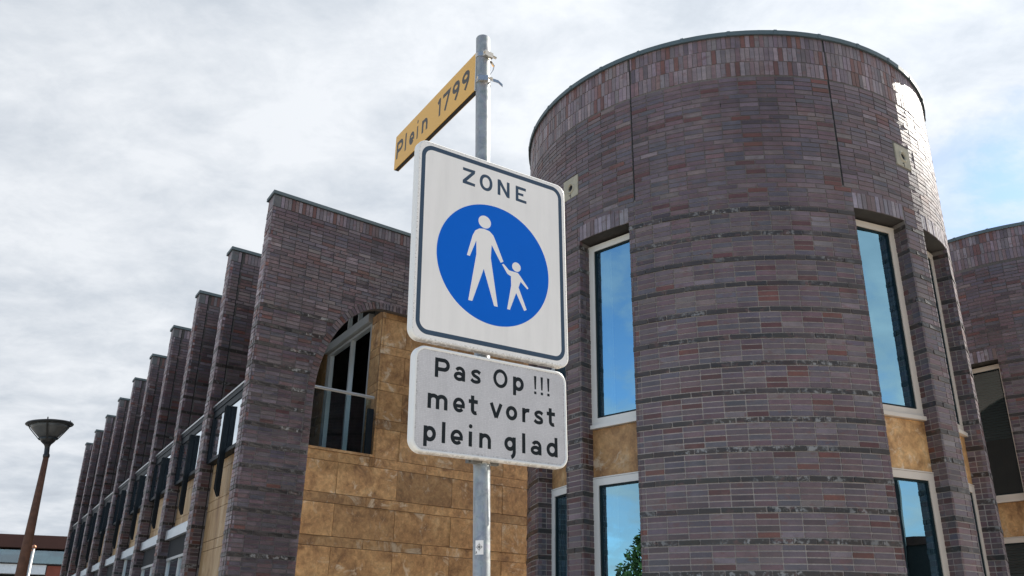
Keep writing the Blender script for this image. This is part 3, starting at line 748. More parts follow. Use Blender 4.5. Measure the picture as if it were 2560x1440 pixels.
# reveal tiles on the side of the travertine block (face towards -V)
SR = 2.136
def Ps(u, z, o=0.): return C0+SR*Vd+u*U+Nl*o+EZ*(z+ZC)
Ts = inv_frame((C0+SR*Vd+EZ*ZC, U, Nl, EZ))
for z0, z1, kind in rows:
    if z1 < 2.70: continue
    z1 = min(z1, 5.6); m = MB(); m.box((REC+.01, -.03, z0+.004), (.585, .0, z1-.004), Ts); m.obj('stone_tile', 'travertine', wing)
    m = MB(); m.box((2.80, -.03, z0+.004), (3.9, .0, z1-.004), Ts); m.obj('stone_tile', 'travertine', wing)
bk = MB(); quad(bk, Ps(.1, 2.5, -.031), Ps(.59, 2.5, -.031), Ps(.59, 5.95, -.031), Ps(.1, 5.95, -.031)); quad(bk, Ps(2.75, 2.5, -.031), Ps(4.8, 2.5, -.031), Ps(4.8, 5.95, -.031), Ps(2.75, 5.95, -.031)); bk.obj('tile_backing', 'tile_gap', wing)
# stone sill under the arch
m = MB(); T_ = inv_frame((C0+EZ*ZC, Vd, Nf, EZ)); m.box((1.012, -.34, 2.683), (2.135, -.085, 2.72), T_); m.obj('opening_sill', 'travertine', wing)
# loggia window in the side wall
fw = .05; u0, u1 = .60, 2.78; zt = 5.06
f = MB()
def fbox(m, ua, ub, za, zb, d0=-.07, d1=.0): m.box((ua, d0, za), (ub, d1, zb), Ts)
fbox(f, u0, u0+fw, 2.55, zt); fbox(f, u1-fw, u1, 2.55, zt); fbox(f, u0+fw, u1-fw, zt-fw, zt); fbox(f, 1.53, 1.58, 2.55, zt-fw); fbox(f, u1-.17, u1-.13, 2.55, zt-fw)
fbox(f, 1.28, 1.33, 5.27, 5.9, -.06, -.005); fbox(f, 1.78, 1.83, 5.27, 5.9, -.06, -.005)
lwn = f.obj('window', 'frame_grey', wing, label='tall grey framed window inside the arched opening')
g_ = MB(); quad(g_, Ps(u0+fw, 2.55, -.04), Ps(u1-fw, 2.55, -.04), Ps(u1-fw, zt-fw, -.04), Ps(u0+fw, zt-fw, -.04)); quad(g_, Ps(u0, 5.26, -.04), Ps(u1, 5.26, -.04), Ps(u1, 5.95, -.04), Ps(u0, 5.95, -.04)); g_.obj('glass_pane', 'glass_clear', lwn)
m = MB(); m.box((u0-.0, -.08, 5.07), (u1, .07, 5.22), Ts); m.obj('blind_box', 'frame_grey', lwn)
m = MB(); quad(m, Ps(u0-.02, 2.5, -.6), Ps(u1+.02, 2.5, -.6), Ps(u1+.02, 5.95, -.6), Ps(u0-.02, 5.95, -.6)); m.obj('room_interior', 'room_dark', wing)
m = MB(); xs = np.linspace(u1-.45, u1-.12, 16)
for i in range(15): quad(m, Ps(xs[i], 2.55, -.14+.02*math.sin(i*2)), Ps(xs[i+1], 2.55, -.14+.02*math.sin(i*2+2)), Ps(xs[i+1], 4.9, -.14+.02*math.sin(i*2+2)), Ps(xs[i], 4.9, -.14+.02*math.sin(i*2)))
m.obj('curtain', 'curtain', wing)
# glass balustrade with steel handrail in the arch
Tf = inv_frame((C0-Nf*.16+EZ*ZC, Vd, Nf, EZ))
m = MB(); m.tube([Tf(1.0, .02, 3.635), Tf(2.10, .02, 3.635)], .026, 10); br = m.obj('balustrade', 'steel_light', wing)
m = MB(); m.add([Tf(1.03, 0, 2.73), Tf(2.07, 0, 2.73), Tf(2.07, 0, 3.60), Tf(1.03, 0, 3.60)], [(0, 1, 2, 3)]); m.obj('glass_pane', 'glass_clear', br)
m = MB(); m.box((1.015, -.02, 2.72), (1.045, .03, 3.6), Tf); m.box((2.02, -.02, 2.72), (2.115, .03, 3.45), Tf); m.obj('balustrade_post', 'steel_dark', br)
# --- left facade: bays between the fins
for k in range(NF-1):
    ua, ub = k*PER+FT, (k+1)*PER
    Tb = inv_frame((C0+ua*U+EZ*ZC, U, Nl, EZ)); Lb = ub-ua-.004
    def fb(m, a, b, s0, s1, za, zb):                    # s: distance behind the fin fronts
        V = []
        q = [P3(s0, ua+a, za), P3(s1, ua+a, za), P3(s1, ua+b, za), P3(s0, ua+b, za)]; q2 = [x+EZ*(zb-za) for x in q]
        m.add(q+q2, [(3, 2, 1, 0), (4, 5, 6, 7), (0, 1, 5, 4), (1, 2, 6, 5), (2, 3, 7, 6), (3, 0, 4, 7)])
    # upper window box
    h = MB(); fb(h, .003, Lb, .07, .12, 3.628, 3.655); hood = h.obj('window_hood', 'steel_light', wing)
    d = MB(); fb(d, .003, Lb, .085, .93, 3.55, 3.624); fb(d, .003, Lb, .10, .19, 3.44, 3.55); fb(d, .003, Lb, .10, .26, 2.68, 2.735); fb(d, .003, .07, .108, .17, 2.735, 3.44); fb(d, Lb-.07, Lb, .108, .17, 2.735, 3.44)
    wf = d.obj('window', 'steel_dark', wing)
    g_ = MB(); quad(g_, P3(.116, ua+.07, 2.735), P3(.116, ua+Lb-.07, 2.735), P3(.116, ua+Lb-.07, 3.44), P3(.116, ua+.07, 3.44)); g_.obj('glass_pane', 'glass_sky', wf)
    # hanging steel T-fins: middle and both ends
    for mid, full in ((Lb*.5, True), (.03, False), (Lb-.05, False)):
        t_ = MB(); zb = 2.03 if full else 2.70
        poly = [(.03, 3.43), (.114, 3.43), (.114, zb+.0), (.085, zb), (.03, zb+.12)] if full else [(.085, 3.43), (.114, 3.43), (.114, zb), (.085, zb)]
        T_ = lambda s, z, dd, mid=mid, ua=ua: tuple(P3(s, ua+mid+dd, z))
        t_.prism(poly, T_, -.045, -.035); t_.prism(poly, T_, .035, .045)
        t_.prism([(.095, 3.42), (.113, 3.42), (.113, zb+.02), (.095, zb+.02)], T_, -.0345, .0345)
        for zz_ in (3.3, 3.0, 2.8, 2.5, 2.25)[:5 if full else 2]: t_.prism([(.07+.008*math.cos(q*math.pi/3), zz_+.008*math.sin(q*math.pi/3)) for q in range(6)], T_, -.05, .05)
        t_.obj('steel_bracket', 'steel_dark', wf)
    # travertine tiles
    for z0, z1, kind in rows:
        zmin = 1.90 if k else -ZC
        if z1 > 2.70 or z1 <= zmin+.03: continue
        za = max(z0, zmin); zb = z1
        if kind == 'tall' and zb > 2.6: zb = min(zb, 2.67)
        je = [.003, Lb] if kind == 'tall' else [.003, Lb*.62, Lb]
        for a, b in zip(je[:-1], je[1:]):
            t_ = MB(); fb(t_, a+.003, b-.003, .22, .25, za+.004, zb-.004); t_.obj('stone_tile', 'pale_travertine', wing)
    m = MB(); quad(m, P3(.251, ua, -ZC), P3(.251, ub, -ZC), P3(.251, ub, 2.72), P3(.251, ua, 2.72)) if not k else quad(m, P3(.251, ua, 1.88), P3(.251, ub, 1.88), P3(.251, ub, 2.72), P3(.251, ua, 2.72)); m.obj('tile_backing', 'tile_gap', wing)
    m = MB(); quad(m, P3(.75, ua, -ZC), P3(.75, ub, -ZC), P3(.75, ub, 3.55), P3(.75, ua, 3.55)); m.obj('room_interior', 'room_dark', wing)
    if k:
        # blind box over the lower window, dark screen, frame and glass
        m = MB(); fb(m, .003, Lb-.16, .085, .215, 1.685, 1.845); fb(m, .003, Lb, .16, .25, 1.848, 1.905); bx_ = m.obj('blind_box', 'zinc_box', wing)
        m = MB(); fb(m, Lb-.158, Lb, .083, .217, 1.683, 1.847); m.obj('box_end_cap', 'frame_grey', bx_)
        m = MB(); zb_ = [1.36, 1.36, 1.36, 1.70, 1.3, 1.4, 1.7, 1.36, 1.5][k]
        if zb_ < 1.68:
            fb(m, .06, Lb-.10, .155, .16, zb_, 1.68); m.obj('screen_blind', 'screen_cloth', bx_); m = MB(); fb(m, .05, Lb-.09, .145, .168, zb_-.045, zb_-.001); m.obj('blind_bar', 'frame_grey', bx_)
        m = MB(); 
        for a in (.003, Lb*.5, Lb-.07): fb(m, a, a+.06, .17, .24, -.9, 1.68)
        fb(m, .064, Lb*.5-.001, .17, .24, .62, .69); fb(m, Lb*.5+.061, Lb-.071, .17, .24, .62, .69); wl = m.obj('window', 'frame_grey', wing)
        m = MB(); quad(m, P3(.20, ua+.06, -.9), P3(.20, ub-.06, -.9), P3(.20, ub-.06, 1.68), P3(.20, ua+.06, 1.68)); m.obj('glass_pane', 'glass_mid', wl)
        m = MB(); fb(m, .003, Lb, .22, .26, -1.6, -.91); m.obj('stone_tile', 'pale_travertine', wing)

# ================================================================== SIGNS
SU = np.array([0.81712264, 0.57567994, 0.03005311]); SV = np.array([-0.01860271, -0.0257734, 0.99949471]); SN = np.cross(SU, SV)
STL = np.array([-0.30837847, 2.42602438, 1.50847055+ZC])
def frameM(o, x, y, z):
    M = Matrix(((x[0], y[0], z[0], o[0]), (x[1], y[1], z[1], o[1]), (x[2], y[2], z[2], o[2]), (0, 0, 0, 1))); return M
def rrect(x0, y0, x1, y1, r, n=8):
    P = []
    for cx, cy, a0 in ((x1-r, y1-r, 0), (x0+r, y1-r, 90), (x0+r, y0+r, 180), (x1-r, y0+r, 270)):
        for i in range(n+1): a = (a0+90*i/n)*D2R; P.append((cx+r*math.cos(a), cy+r*math.sin(a)))
    return P
def lprism(poly, z0, z1):
    m = MB(); m.prism(poly, lambda a, b, d: (a, b, d), z0, z1); return m
def ringm(outer, inner, z0, z1):
    n = len(outer); m = MB()
    V = [(x, y, z1) for x, y in outer]+[(x, y, z1) for x, y in inner]+[(x, y, z0) for x, y in outer]+[(x, y, z0) for x, y in inner]; F = []
    for i in range(n):
        j = (i+1) % n; F += [(i, j, n+j, n+i), (2*n+i, 2*n+j, j, i), (n+i, n+j, 3*n+j, 3*n+i), (2*n+j, 2*n+i, 3*n+i, 3*n+j)]
    m.add(V, F); return m
def loft(loops):
    n = len(loops[0]); V = [p for l in loops for p in l]; F = []
    for k in range(len(loops)-1):
        for i in range(n): j = (i+1) % n; F.append((k*n+i, k*n+j, (k+1)*n+j, (k+1)*n+i))
    m = MB(); m.add(V, F); return m
mm_ = .001
# ---- zone sign
zone = thing('zone_sign', 'white rectangular pedestrian ZONE sign with a blue disc of an adult and child', 'traffic sign', mw=frameM(STL, SU, SV, SN))
Wz, Hz = .600, .674
DEP = .024
def rim(par, W, H, r, mat, lip=0.0):
    L = []
    for ins, z in ((.010, -DEP), (.0, -DEP), (.0, -.006), (.0015, -.002), (.005, .0)) if not lip else ((.010, -DEP), (.0, -DEP), (.0, -.005), (.002, -.001), (.005, .001), (lip-.002, .001), (lip, -.0015)):
        L.append([(x, y, z) for x, y in rrect(ins, -H+ins, W-ins, -ins, max(r-ins, .004), 10)])
    o = loft(L).obj('rim', mat, par, smooth=False); return o
rim(zone, Wz, Hz, .036, 'rim_zone')
lprism(rrect(.0052, -Hz+.0052, Wz-.0052, -.0052, .031, 10), -.003, -.0002).obj('sign_face', 'sign_white_zone', zone)
lprism(rrect(.010, -Hz+.010, Wz-.010, -.010, .026, 10), -DEP+.002, -DEP+.004).obj('back_plate', 'steel_light', zone)
ringm(rrect(.0145, -Hz+.0195, Wz-.0165, -.0155, .042, 12), rrect(.0285, -Hz+.0345, Wz-.031, -.0305, .028, 12), -.0002, .00008).obj('border', 'sign_slate', zone)
ZON = {'Z': [(170, -55), (218, -55), (217, -66), (185, -102), (218, -104), (218, -114), (170, -113), (170, -102), (203, -66), (170, -65)],
 'N': [(309, -57), (320, -57), (347, -97), (347, -58), (358, -58), (358, -116), (347, -116), (320, -77), (320, -115), (309, -115)],
 'E': [(384, -59), (427, -60), (427, -70), (395, -70), (395, -83), (416, -83), (416, -92), (395, -92), (395, -106), (429, -107), (429, -117), (384, -116)]}
for ch, P in ZON.items(): lprism([(x*mm_, y*mm_) for x, y in P[::-1]], -.0002, .00008).obj('letter', 'sign_slate', zone)
def ell(cx, cy, rx, ry, n=40, sq=1.0):
    P = []
    for i in range(n):
        a = 2*math.pi*i/n; c, s = math.cos(a), math.sin(a); P.append((cx+rx*math.copysign(abs(c)**sq, c), cy+ry*math.copysign(abs(s)**sq, s)))
    return P
ringm([(x*mm_, y*mm_) for x, y in ell(262, -85.5, 25.5, 30, 40, .93)], [(x*mm_, y*mm_) for x, y in ell(262, -85.5, 14.5, 19.5, 40, .93)], -.0002, .00008).obj('letter', 'sign_slate', zone)
disc = lprism([(x*mm_, y*mm_) for x, y in ell(299.5, -372, 220, 208, 96)], -.0002, .00008).obj('blue_disc', 'sign_blue', zone)
lprism([(x*mm_, y*mm_) for x, y in ell(258, -231, 24.5, 22.5, 36)], .00008, .00018).obj('adult_symbol_head', 'sign_white', disc)
ADB = [(255, -256), (238, -259), (222, -270), (212, -289), (191, -364), (202, -365), (226, -305), (227, -352), (199, -515), (214, -515), (256, -397), (297, -515), (311, -515), (283, -353), (286, -306), (322, -360), (333, -354), (302, -289), (292, -270), (277, -259)]
lprism([(x*mm_, y*mm_) for x, y in ADB], .00008, .00018).obj('adult_symbol', 'sign_white', disc)
lprism([(x*mm_, y*mm_) for x, y in ell(385.5, -360.5, 17.5, 16.5, 32)], .00008, .00018).obj('child_symbol_head', 'sign_white', disc)
CHB = [(327, -364), (334, -361), (356, -379), (391, -380), (399, -387), (434, -425), (430, -430), (402, -409), (394, -431), (426, -502), (416, -508), (384, -452), (359, -515), (348, -515), (364, -430), (363, -398), (349, -393)]
lprism([(x*mm_, y*mm_) for x, y in CHB], .00008, .00018).obj('child_symbol', 'sign_white', disc)
# ---- lower warning sign
W2, H2 = .571, .318
SO = STL+SU*.0156-SV*(Hz+.0145)
sub = thing('warning_sign', 'smaller grey-white Dutch warning plate about frost making the square slippery, clamped under the zone sign', 'traffic sign', mw=frameM(SO, SU, SV, SN))
rim(sub, W2, H2, .040, 'rim_sub', lip=.0105)
lprism(rrect(.010, -H2+.010, W2-.010, -.010, .031, 10), -.005, -.0015).obj('sign_face', 'sheet_grey', sub)
lprism(rrect(.010, -H2+.010, W2-.010, -.010, .031, 10), -DEP+.002, -DEP+.004).obj('back_plate', 'steel_light', sub)
# stroke lettering (mm, x right, y up from the baseline)
def arc(cx, cy, rx, ry, a0, a1, n=14):
    return [(cx+rx*math.cos((a0+(a1-a0)*i/n)*D2R), cy+ry*math.sin((a0+(a1-a0)*i/n)*D2R)) for i in range(n+1)]
def spline(P, n=6):
    Q = [P[0]]+P+[P[-1]]; out = []
    for i in range(1, len(Q)-2):
        p0, p1, p2, p3 = [np.array(q, float) for q in Q[i-1:i+3]]
        for k in range(n):
            t = k/n; out.append(tuple(.5*((2*p1)+(-p0+p2)*t+(2*p0-5*p1+4*p2-p3)*t*t+(-p0+3*p1-3*p2+p3)*t**3)))
    out.append(tuple(P[-1])); return out
def glyph(ch, t=12.):
    h = t/2; G = {
    'P': (52, [[(h, 0), (h, 60)], [(h, 60-h)]+arc(52-h-14.5, 60-h-14.2, 14.5, 14.2, 90, -90)+[(h, 60-h-28.4)]]),
    'a': (41, [[(41-h, 0), (41-h, 26)]+arc(41-h-13.5, 26, 13.5, 45-h-26, 0, 152)[1:], arc(19.5, 14, 13.5, 14-h+.6, 0, 360, 26)]),
    's': (40, [spline([(36, 34), (27, 39), (17, 38.5), (9, 33), (13, 26), (22, 22), (31, 17), (32, 9), (23, 5.5), (12, 6.5), (4, 12)])]),
    'O': (54, [arc(27, 30, 27-h, 30-h, 0, 360, 36)]),
    'p': (42, [[(h, -15), (h, 45)], arc(42-h-15, 22.5, 15, 22.5-h, 0, 360, 26)]),
    'm': (68, [[(h, 0), (h, 45)], [(h, 26)]+arc(h+14, 27, 14, 12, 180, 0)+[(h+28, 0)], [(h+28, 26)]+arc(h+42, 27, 14, 12, 180, 0)+[(h+56, 0)]]),
    'n': (43, [[(h, 0), (h, 45)], [(h, 24)]+arc(21.5, 24, 21.5-h, 15, 180, 0)+[(43-h, 0)]]),
    'e': (42, [arc(21, 22.5, 21-h, 22.5-h, 4, 318, 26), [(h, 19.5), (41.6, 19.5)]]),
    't': (33, [[(14, 58), (14, 15)]+arc(24, 15, 10, 10, 180, 275)+[(29, 6)], [(0, 39.5), (33, 39.5)]]),
    'v': (49, [[(h, 45.5), (24.5, 1)], [(49-h, 45.5), (24.5, 1)]]),
    'o': (43, [arc(21.5, 22.5, 21.5-h, 22.5-h, 0, 360, 32)]),
    'r': (33, [[(h, 0), (h, 45)], [(h, 26)]+arc(h+17, 25, 17, 14, 180, 72)]),
    'i': (13, [[(h, 0), (h, 45)]]),
    'l': (12, [[(h, 0), (h, 62)]]),
    'g': (43, [[(43-h, 45), (43-h, 0)]+arc(43-h-15, 0, 15, 17, 0, -75), arc(h+15, 23.5, 15, 21.5-h, 0, 360, 26)]),
    'd': (44, [[(44-h, 0), (44-h, 62)], arc(h+16, 22.5, 16, 22.5-h, 0, 360, 26)]),
    '1': (28, [[(22, 0), (22, 60)], [(22, 56), (6, 47)]]),
    '7': (46, [[(0, 60-h), (42, 60-h), (16, 0)]]),
    '9': (44, [arc(22, 41, 22-h, 19-h, 0, 360, 26), spline([(44-h, 41), (36, 25), (27, 10), (19, 0)])]),
    }
    return G[ch]
def ribbon(P, t):
    P = [np.array(p, float) for p in P]; P = [P[0]]+[b for a, b in zip(P[:-1], P[1:]) if np.linalg.norm(b-a) > .05]; closed = np.linalg.norm(P[0]-P[-1]) < .01
    if closed: P = P[:-1]
    n = len(P); L = []; R_ = []
    for i in range(n):
        if closed: a, b = P[(i-1) % n], P[(i+1) % n]; d0 = P[i]-a; d1 = b-P[i]
        else:
            d0 = P[i]-P[i-1] if i else P[1]-P[0]; d1 = P[i+1]-P[i] if i < n-1 else d0
        d0 = d0/np.linalg.norm(d0); d1 = d1/np.linalg.norm(d1); d = d0+d1; d /= np.linalg.norm(d); nn = np.array([-d[1], d[0]]); c = max(.45, nn @ np.array([-d0[1], d0[0]]))
        L.append(P[i]+nn*t/2/c); R_.append(P[i]-nn*t/2/c)
    return L, R_, closed
def letter(par, ch, x0, x1, ybase, xs_=1., t=12., hscale=1., mat='print_black', z=0.):
    wd, strokes = glyph(ch, t); sx = (x1-x0)/wd; m = MB()
    for si, S in enumerate(strokes):
        L, R_, cl = ribbon(S, t); n = len(L); zz = z+si*.00004
        V = [((x0+p[0]*sx)*mm_, (ybase+p[1]*hscale)*mm_, zz+.00012) for p in L+R_]
        F = [((n+i), (n+(i+1) % n), (i+1) % n, i) for i in range(n if cl else n-1)]
        m.add(V, F)
    if ch == 'i': m.add([((x0+wd*sx/2+6.6*math.cos(a*math.pi/6)*sx)*mm_, (ybase+(60.5+6.6*math.sin(a*math.pi/6)*1)*hscale)*mm_, z+.00012) for a in range(12)], [tuple(range(12))])
    return m.obj('letter', mat, par)
zb = -.0015
for ch, a, b in (('P', 71.5, 123), ('a', 137, 178), ('s', 196, 236), ('O', 281, 335), ('p', 356, 398)): letter(sub, ch, a, b, -90.5, z=zb, t=10.8 if ch in 'Oas' else 12)
for ch, a, b in (('m', 50, 118), ('e', 137, 179), ('t', 192, 225), ('v', 268, 316.5), ('o', 329, 372), ('r', 391, 424), ('s', 435, 475), ('t', 488, 521.5)): letter(sub, ch, a, b, -186.5, z=zb, t=10.8 if ch in 'es' else 12)
for ch, a, b in (('p', 40, 81.5), ('l', 101, 113), ('e', 131, 174), ('i', 194, 207), ('n', 231.5, 274), ('g', 323, 366), ('l', 390, 402.5), ('a', 422, 465), ('d', 485, 529.5)): letter(sub, ch, a, b, -283.5, z=zb, t=10.8 if ch in 'ea' else 12)
for a in (443.3, 469.8, 496.2):
    m = MB(); q = [(a-5, -31.5), (a-2.6, -75), (a+2.9, -75), (a+5, -31.5)]; m.add([(x*mm_, y*mm_, zb+.00012) for x, y in q], [(0, 1, 2, 3)])
    q = [(a-4.6, -90.5), (a+4.8, -90.5), (a+4.6, -82), (a-4.8, -82)]; m.add([(x*mm_, y*mm_, zb+.00012) for x, y in q], [(0, 1, 2, 3)]); m.obj('letter', 'print_black', sub)
# ---- pole
pb = np.array([-.0733, 2.660, ZC+.185]); pd = np.array([-.0505, 0., 1.875]); pd /= np.linalg.norm(pd)
def pp(z): return pb+pd*((z+ZC-pb[2])/pd[2])
PR = .0255
pole = thing('sign_post', 'round galvanised steel post carrying the three signs', 'post', loc=tuple(pp(-ZC)))
pl = np.array(pole.location)
m = MB(); zt = 2.085
ring = []
px_ = np.cross(pd, np.array([0, 1., 0])); px_ /= np.linalg.norm(px_); py_ = np.cross(pd, px_)
def pr_(z, a, r=PR): return pp(z)-pl+r*(math.cos(a)*px_+math.sin(a)*py_)
prof = [(-ZC, PR), (zt-.006, PR), (zt-.002, PR-.002), (zt, PR-.006)]; n = 40
V = [pr_(z, 2*math.pi*i/n, r) for z, r in prof for i in range(n)]; F = []
for k in range(3):
    for i in range(n): j = (i+1) % n; F.append((k*n+i, k*n+j, (k+1)*n+j, (k+1)*n+i))
F.append(tuple(range(3*n, 4*n))); m.add(V, F); m.obj('post_tube', 'galvanised', pole, smooth=True)
def band(za, zb, name, thick=.0022, gap=None, tilt=0):
    m = MB(); n = 40; V = []; F = []
    for i in range(n):
        a = 2*math.pi*i/n; dz = tilt*math.cos(a)
        for r, z in ((PR+.0005, za), (PR+thick, za), (PR+thick, zb), (PR+.0005, zb)): V.append(pr_(z+dz, a, r))
    for i in range(n):
        j = (i+1) % n
        for q in range(4): F.append((i*4+q, j*4+q, j*4+(q+1) % 4, i*4+(q+1) % 4))
    m.add(V, F); return m.obj(name, 'stainless', pole)
def pang(d):                                            # angle on the post facing a horizontal direction
    d = np.array(d, float); return math.atan2(d @ py_, d @ px_)
# ---- street name sign
QU = np.array([.52195908, -.85297053, 0.]); QN = np.array([-.85297053, -.52195908, 0.])
QTR = np.array([-.14604147*1.013, 2.62163533*1.013, 1.98853912*1.013+ZC]); QW, QH, QT = .695, .1636, .020
QO = QTR-QU*.690-EZ*QH
stn = thing('street_name_sign', 'amber street name plate lettered Plein 1799 at the top of the post', 'street sign', mw=frameM(QO, QU, EZ, QN))
lprism(rrect(0, 0, QW, QH, .003, 3), -.0015, 0.0).obj('sign_face', 'sign_amber', stn)
lprism(rrect(0.0002, 0.0002, QW-.0002, QH-.0002, .003, 3), -QT+.0015, -.0016).obj('sign_frame', 'amber_underside', stn)
lprism(rrect(0, 0, QW, QH, .003, 3), -QT, -QT+.0014).obj('sign_face', 'sign_amber', stn)
hs = 82/60.
for ch, a, b in (('P', 15, 78), ('l', 98, 110), ('e', 140, 187), ('i', 210, 221), ('n', 256, 308), ('1', 388, 418), ('7', 436, 495), ('9', 514, 572), ('9', 590, 648)):
    letter(stn, ch, a, b, 44, t=12.5, hscale=hs if ch in 'P179l' else hs*.97, mat='print_brown')
m = MB(); m.box((.6952, -.006, -.024), (.6985, .170, .003)); m.obj('bracket', 'steel_light', stn)
# band clamps holding it
b1 = band(1.985, 2.002, 'band_clamp', tilt=.006); b2 = band(1.876, 1.892, 'band_clamp', tilt=.004)
cdir = pang((.75, -.66, 0))
def at(z, a, r): return pr_(z, a, r)
for zc_, bo, a_ in ((1.990, b1, pang((.62, -.78, 0))), (1.882, b2, pang((.05, -1, 0)))):
    c = at(zc_, a_, PR+.008); rr_ = (at(zc_, a_, 1)-at(zc_, a_, 0)); rr_ /= np.linalg.norm(rr_); tt_ = np.cross(EZ, rr_)
    T_ = inv_frame((c, tt_, rr_, EZ)); m = MB(); m.box((-.018, -.006, -.010), (.018, .006, .011), T_); m.tube([T_(-.022, .0, .003), T_(.034, .002, .0)], .0048, 8); m.obj('clamp_screw', 'stainless', bo)
m = MB(); a0 = pang((.62, -.78, 0))                      # loose ends of the bands
P0_ = [at(1.892, pang((.95, -.3, 0)), PR+.002), at(1.893, pang((1, 0, 0)), PR+.012), at(1.886, pang((1, .0, 0)), PR+.030), at(1.868, pang((1, 0, 0)), PR+.046)]
P0_ = [np.array(q) for q in P0_]
for a, b in zip(P0_[:-1], P0_[1:]): m.add([a, b, b+EZ*.012, a+EZ*.012, a+np.array([0, .002, 0]), b+np.array([0, .002, 0]), b+np.array([0, .002, .012]), a+np.array([0, .002, .012])], [(0, 1, 2, 3), (7, 6, 5, 4), (0, 4, 5, 1), (3, 2, 6, 7)])
m.obj('loose_strap', 'stainless', b2)
m = MB(); P0_ = [np.array(at(1.985, pang((1, .1, 0)), PR+.004)), np.array(at(1.965, pang((1, .1, 0)), PR+.016)), np.array(at(1.945, pang((1, .1, 0)), PR+.012)), np.array(at(1.93, pang((1, .1, 0)), PR+.003))]
for a, b in zip(P0_[:-1], P0_[1:]):
    o_ = np.array([.002, .0, 0]); w_ = np.array([-.004, .010, 0]); m.add([a, b, b+w_, a+w_, a+o_, b+o_, b+o_+w_, a+o_+w_], [(0, 1, 2, 3), (7, 6, 5, 4), (0, 4, 5, 1), (3, 2, 6, 7)])
m.obj('loose_strap', 'stainless', b1)
# clamps behind the two plates
for zc_ in (1.30, .98, .62, .517):
    bo = band(zc_-.011, zc_+.011, 'band_clamp')
    c = pp(zc_)-pl; T_ = inv_frame((c, SU, SN, EZ)); m = MB(); m.box((-.050, .012, -.010), (.040, .024, .010), T_); m.box((-.055, -.006, -.010), (-.028, .012, .010), T_); m.box((.028, -.006, -.010), (.055, .012, .010), T_); m.tube([T_(.04, -.014, 0), T_(.04, .03, 0)], .005, 8); m.obj('clamp_plate', 'frame_dull', bo)
# sticker: cross-hair target on a white square, wrapped on the post
ast = pang((-.235, -.97, 0)); zs0, zs1 = .243, .283
m = MB(); V = []; F = []; nn_ = 8; half_a = .48
for i in range(nn_+1):
    a = ast-half_a+2*half_a*i/nn_
    V += [pr_(zs0, a, PR+.0006), pr_(zs1, a, PR+.0006)]
for i in range(nn_): F.append((2*i, 2*i+2, 2*i+3, 2*i+1))
m.add(V, F); stk = m.obj('sticker', 'sign_white', pole, label='small white sticker with a cross-hair target')
def sp(x, z, r=.0010): return pr_((zs0+zs1)/2+.001+z, ast-x/PR, PR+r)      # x to the right as seen
sgn_ = 1 if (np.array(pr_(.26, ast-.1))-np.array(pr_(.26, ast)))[0] > 0 else -1
def sp(x, z, r=.0010): return pr_((zs0+zs1)/2+.001+z, ast-sgn_*x/PR, PR+r)
m = MB()
for r0, r1 in ((.0060, .0070), (.0022, .0034)):
    n = 20; V = [sp(r*math.cos(2*math.pi*i/n), r*math.sin(2*math.pi*i/n)) for r in (r0, r1) for i in range(n)]; m.add(V, [(i, (i+1) % n, n+(i+1) % n, n+i) for i in range(n)])
for L in (((-.0105, -.0005), (.0105, .0005)),):
    xs = np.linspace(-.0105, .0105, 7)
    for a, b in zip(xs[:-1], xs[1:]): m.add([sp(a, -.0005, .0011), sp(b, -.0005, .0011), sp(b, .0005, .0011), sp(a, .0005, .0011)], [(0, 1, 2, 3)])
m.add([sp(-.0005, -.012, .0012), sp(.0005, -.012, .0012), sp(.0005, .012, .0012), sp(-.0005, .012, .0012)], [(0, 1, 2, 3)])
for q in (((-.0115, -.018), (-.010, -.018), (-.0082, -.011), (-.0092, -.011)), ((-.0078, -.018), (-.0062, -.018), (-.0082, -.011), (-.0092, -.011))): m.add([sp(x, z, .0011) for x, z in q], [(0, 1, 2, 3)])
m.obj('sticker_print', 'print_black', stk)

# ================================================================== STREET LAMP
DL = 14.0
def pol(a, D, z): return np.array([D*math.sin(a*D2R), D*math.cos(a*D2R), z*1.0+ZC])
lp0 = pol(-27.74, DL, -ZC); lp1 = pol(-27.77, DL, 2.36)
lamp = thing('street_lamp', 'street lamp with black-rimmed bowl lantern on a rusty brown tapering post', 'street lamp', loc=tuple(lp0))
r0 = lp1-lp0
def lpt(t): return r0*t
m = MB(); m.tube([lpt(-.0), lpt(.3), lpt(.64), lpt(.999)], [.110, .090, .068, .036], 20); m.obj('post', 'lamp_rust', lamp, smooth=True)
ax = Vector(r0).normalized(); 
mwl = Matrix.Translation(Vector(lp1)) @ Vector((0, 0, 1)).rotation_difference(Vector(pol(-27.97, DL, 2.86)-lp1)).to_matrix().to_4x4()
def lobj(m, name, mat, par=lamp, smooth=True):
    V = [tuple((mwl @ Vector(v))-Vector(lp0)) for v in m.V]; return meshobj(name, V, m.F, mat, par, smooth)
m = MB(); m.lathe([(.040, -.01), (.044, .0), (.044, .03), (.034, .045), (.034, .14), (.045, .17), (.06, .185)], (0, 0, 0), 24); lobj(m, 'collar', 'lamp_black')
m = MB(); m.lathe([(.05, .175), (.085, .21), (.125, .265), (.118, .268)], (0, 0, 0), 28); lobj(m, 'bowl_base', 'lamp_black')
m = MB(); m.lathe([(.112, .262), (.17, .33), (.225, .395), (.262, .452)], (0, 0, 0), 36); lobj(m, 'lantern_glass', 'lamp_glass')
m = MB(); m.lathe([(.235, .447), (.305, .452), (.312, .462), (.300, .478), (.18, .505), (.02, .515)], (0, 0, 0), 40); lobj(m, 'lid', 'lamp_black')
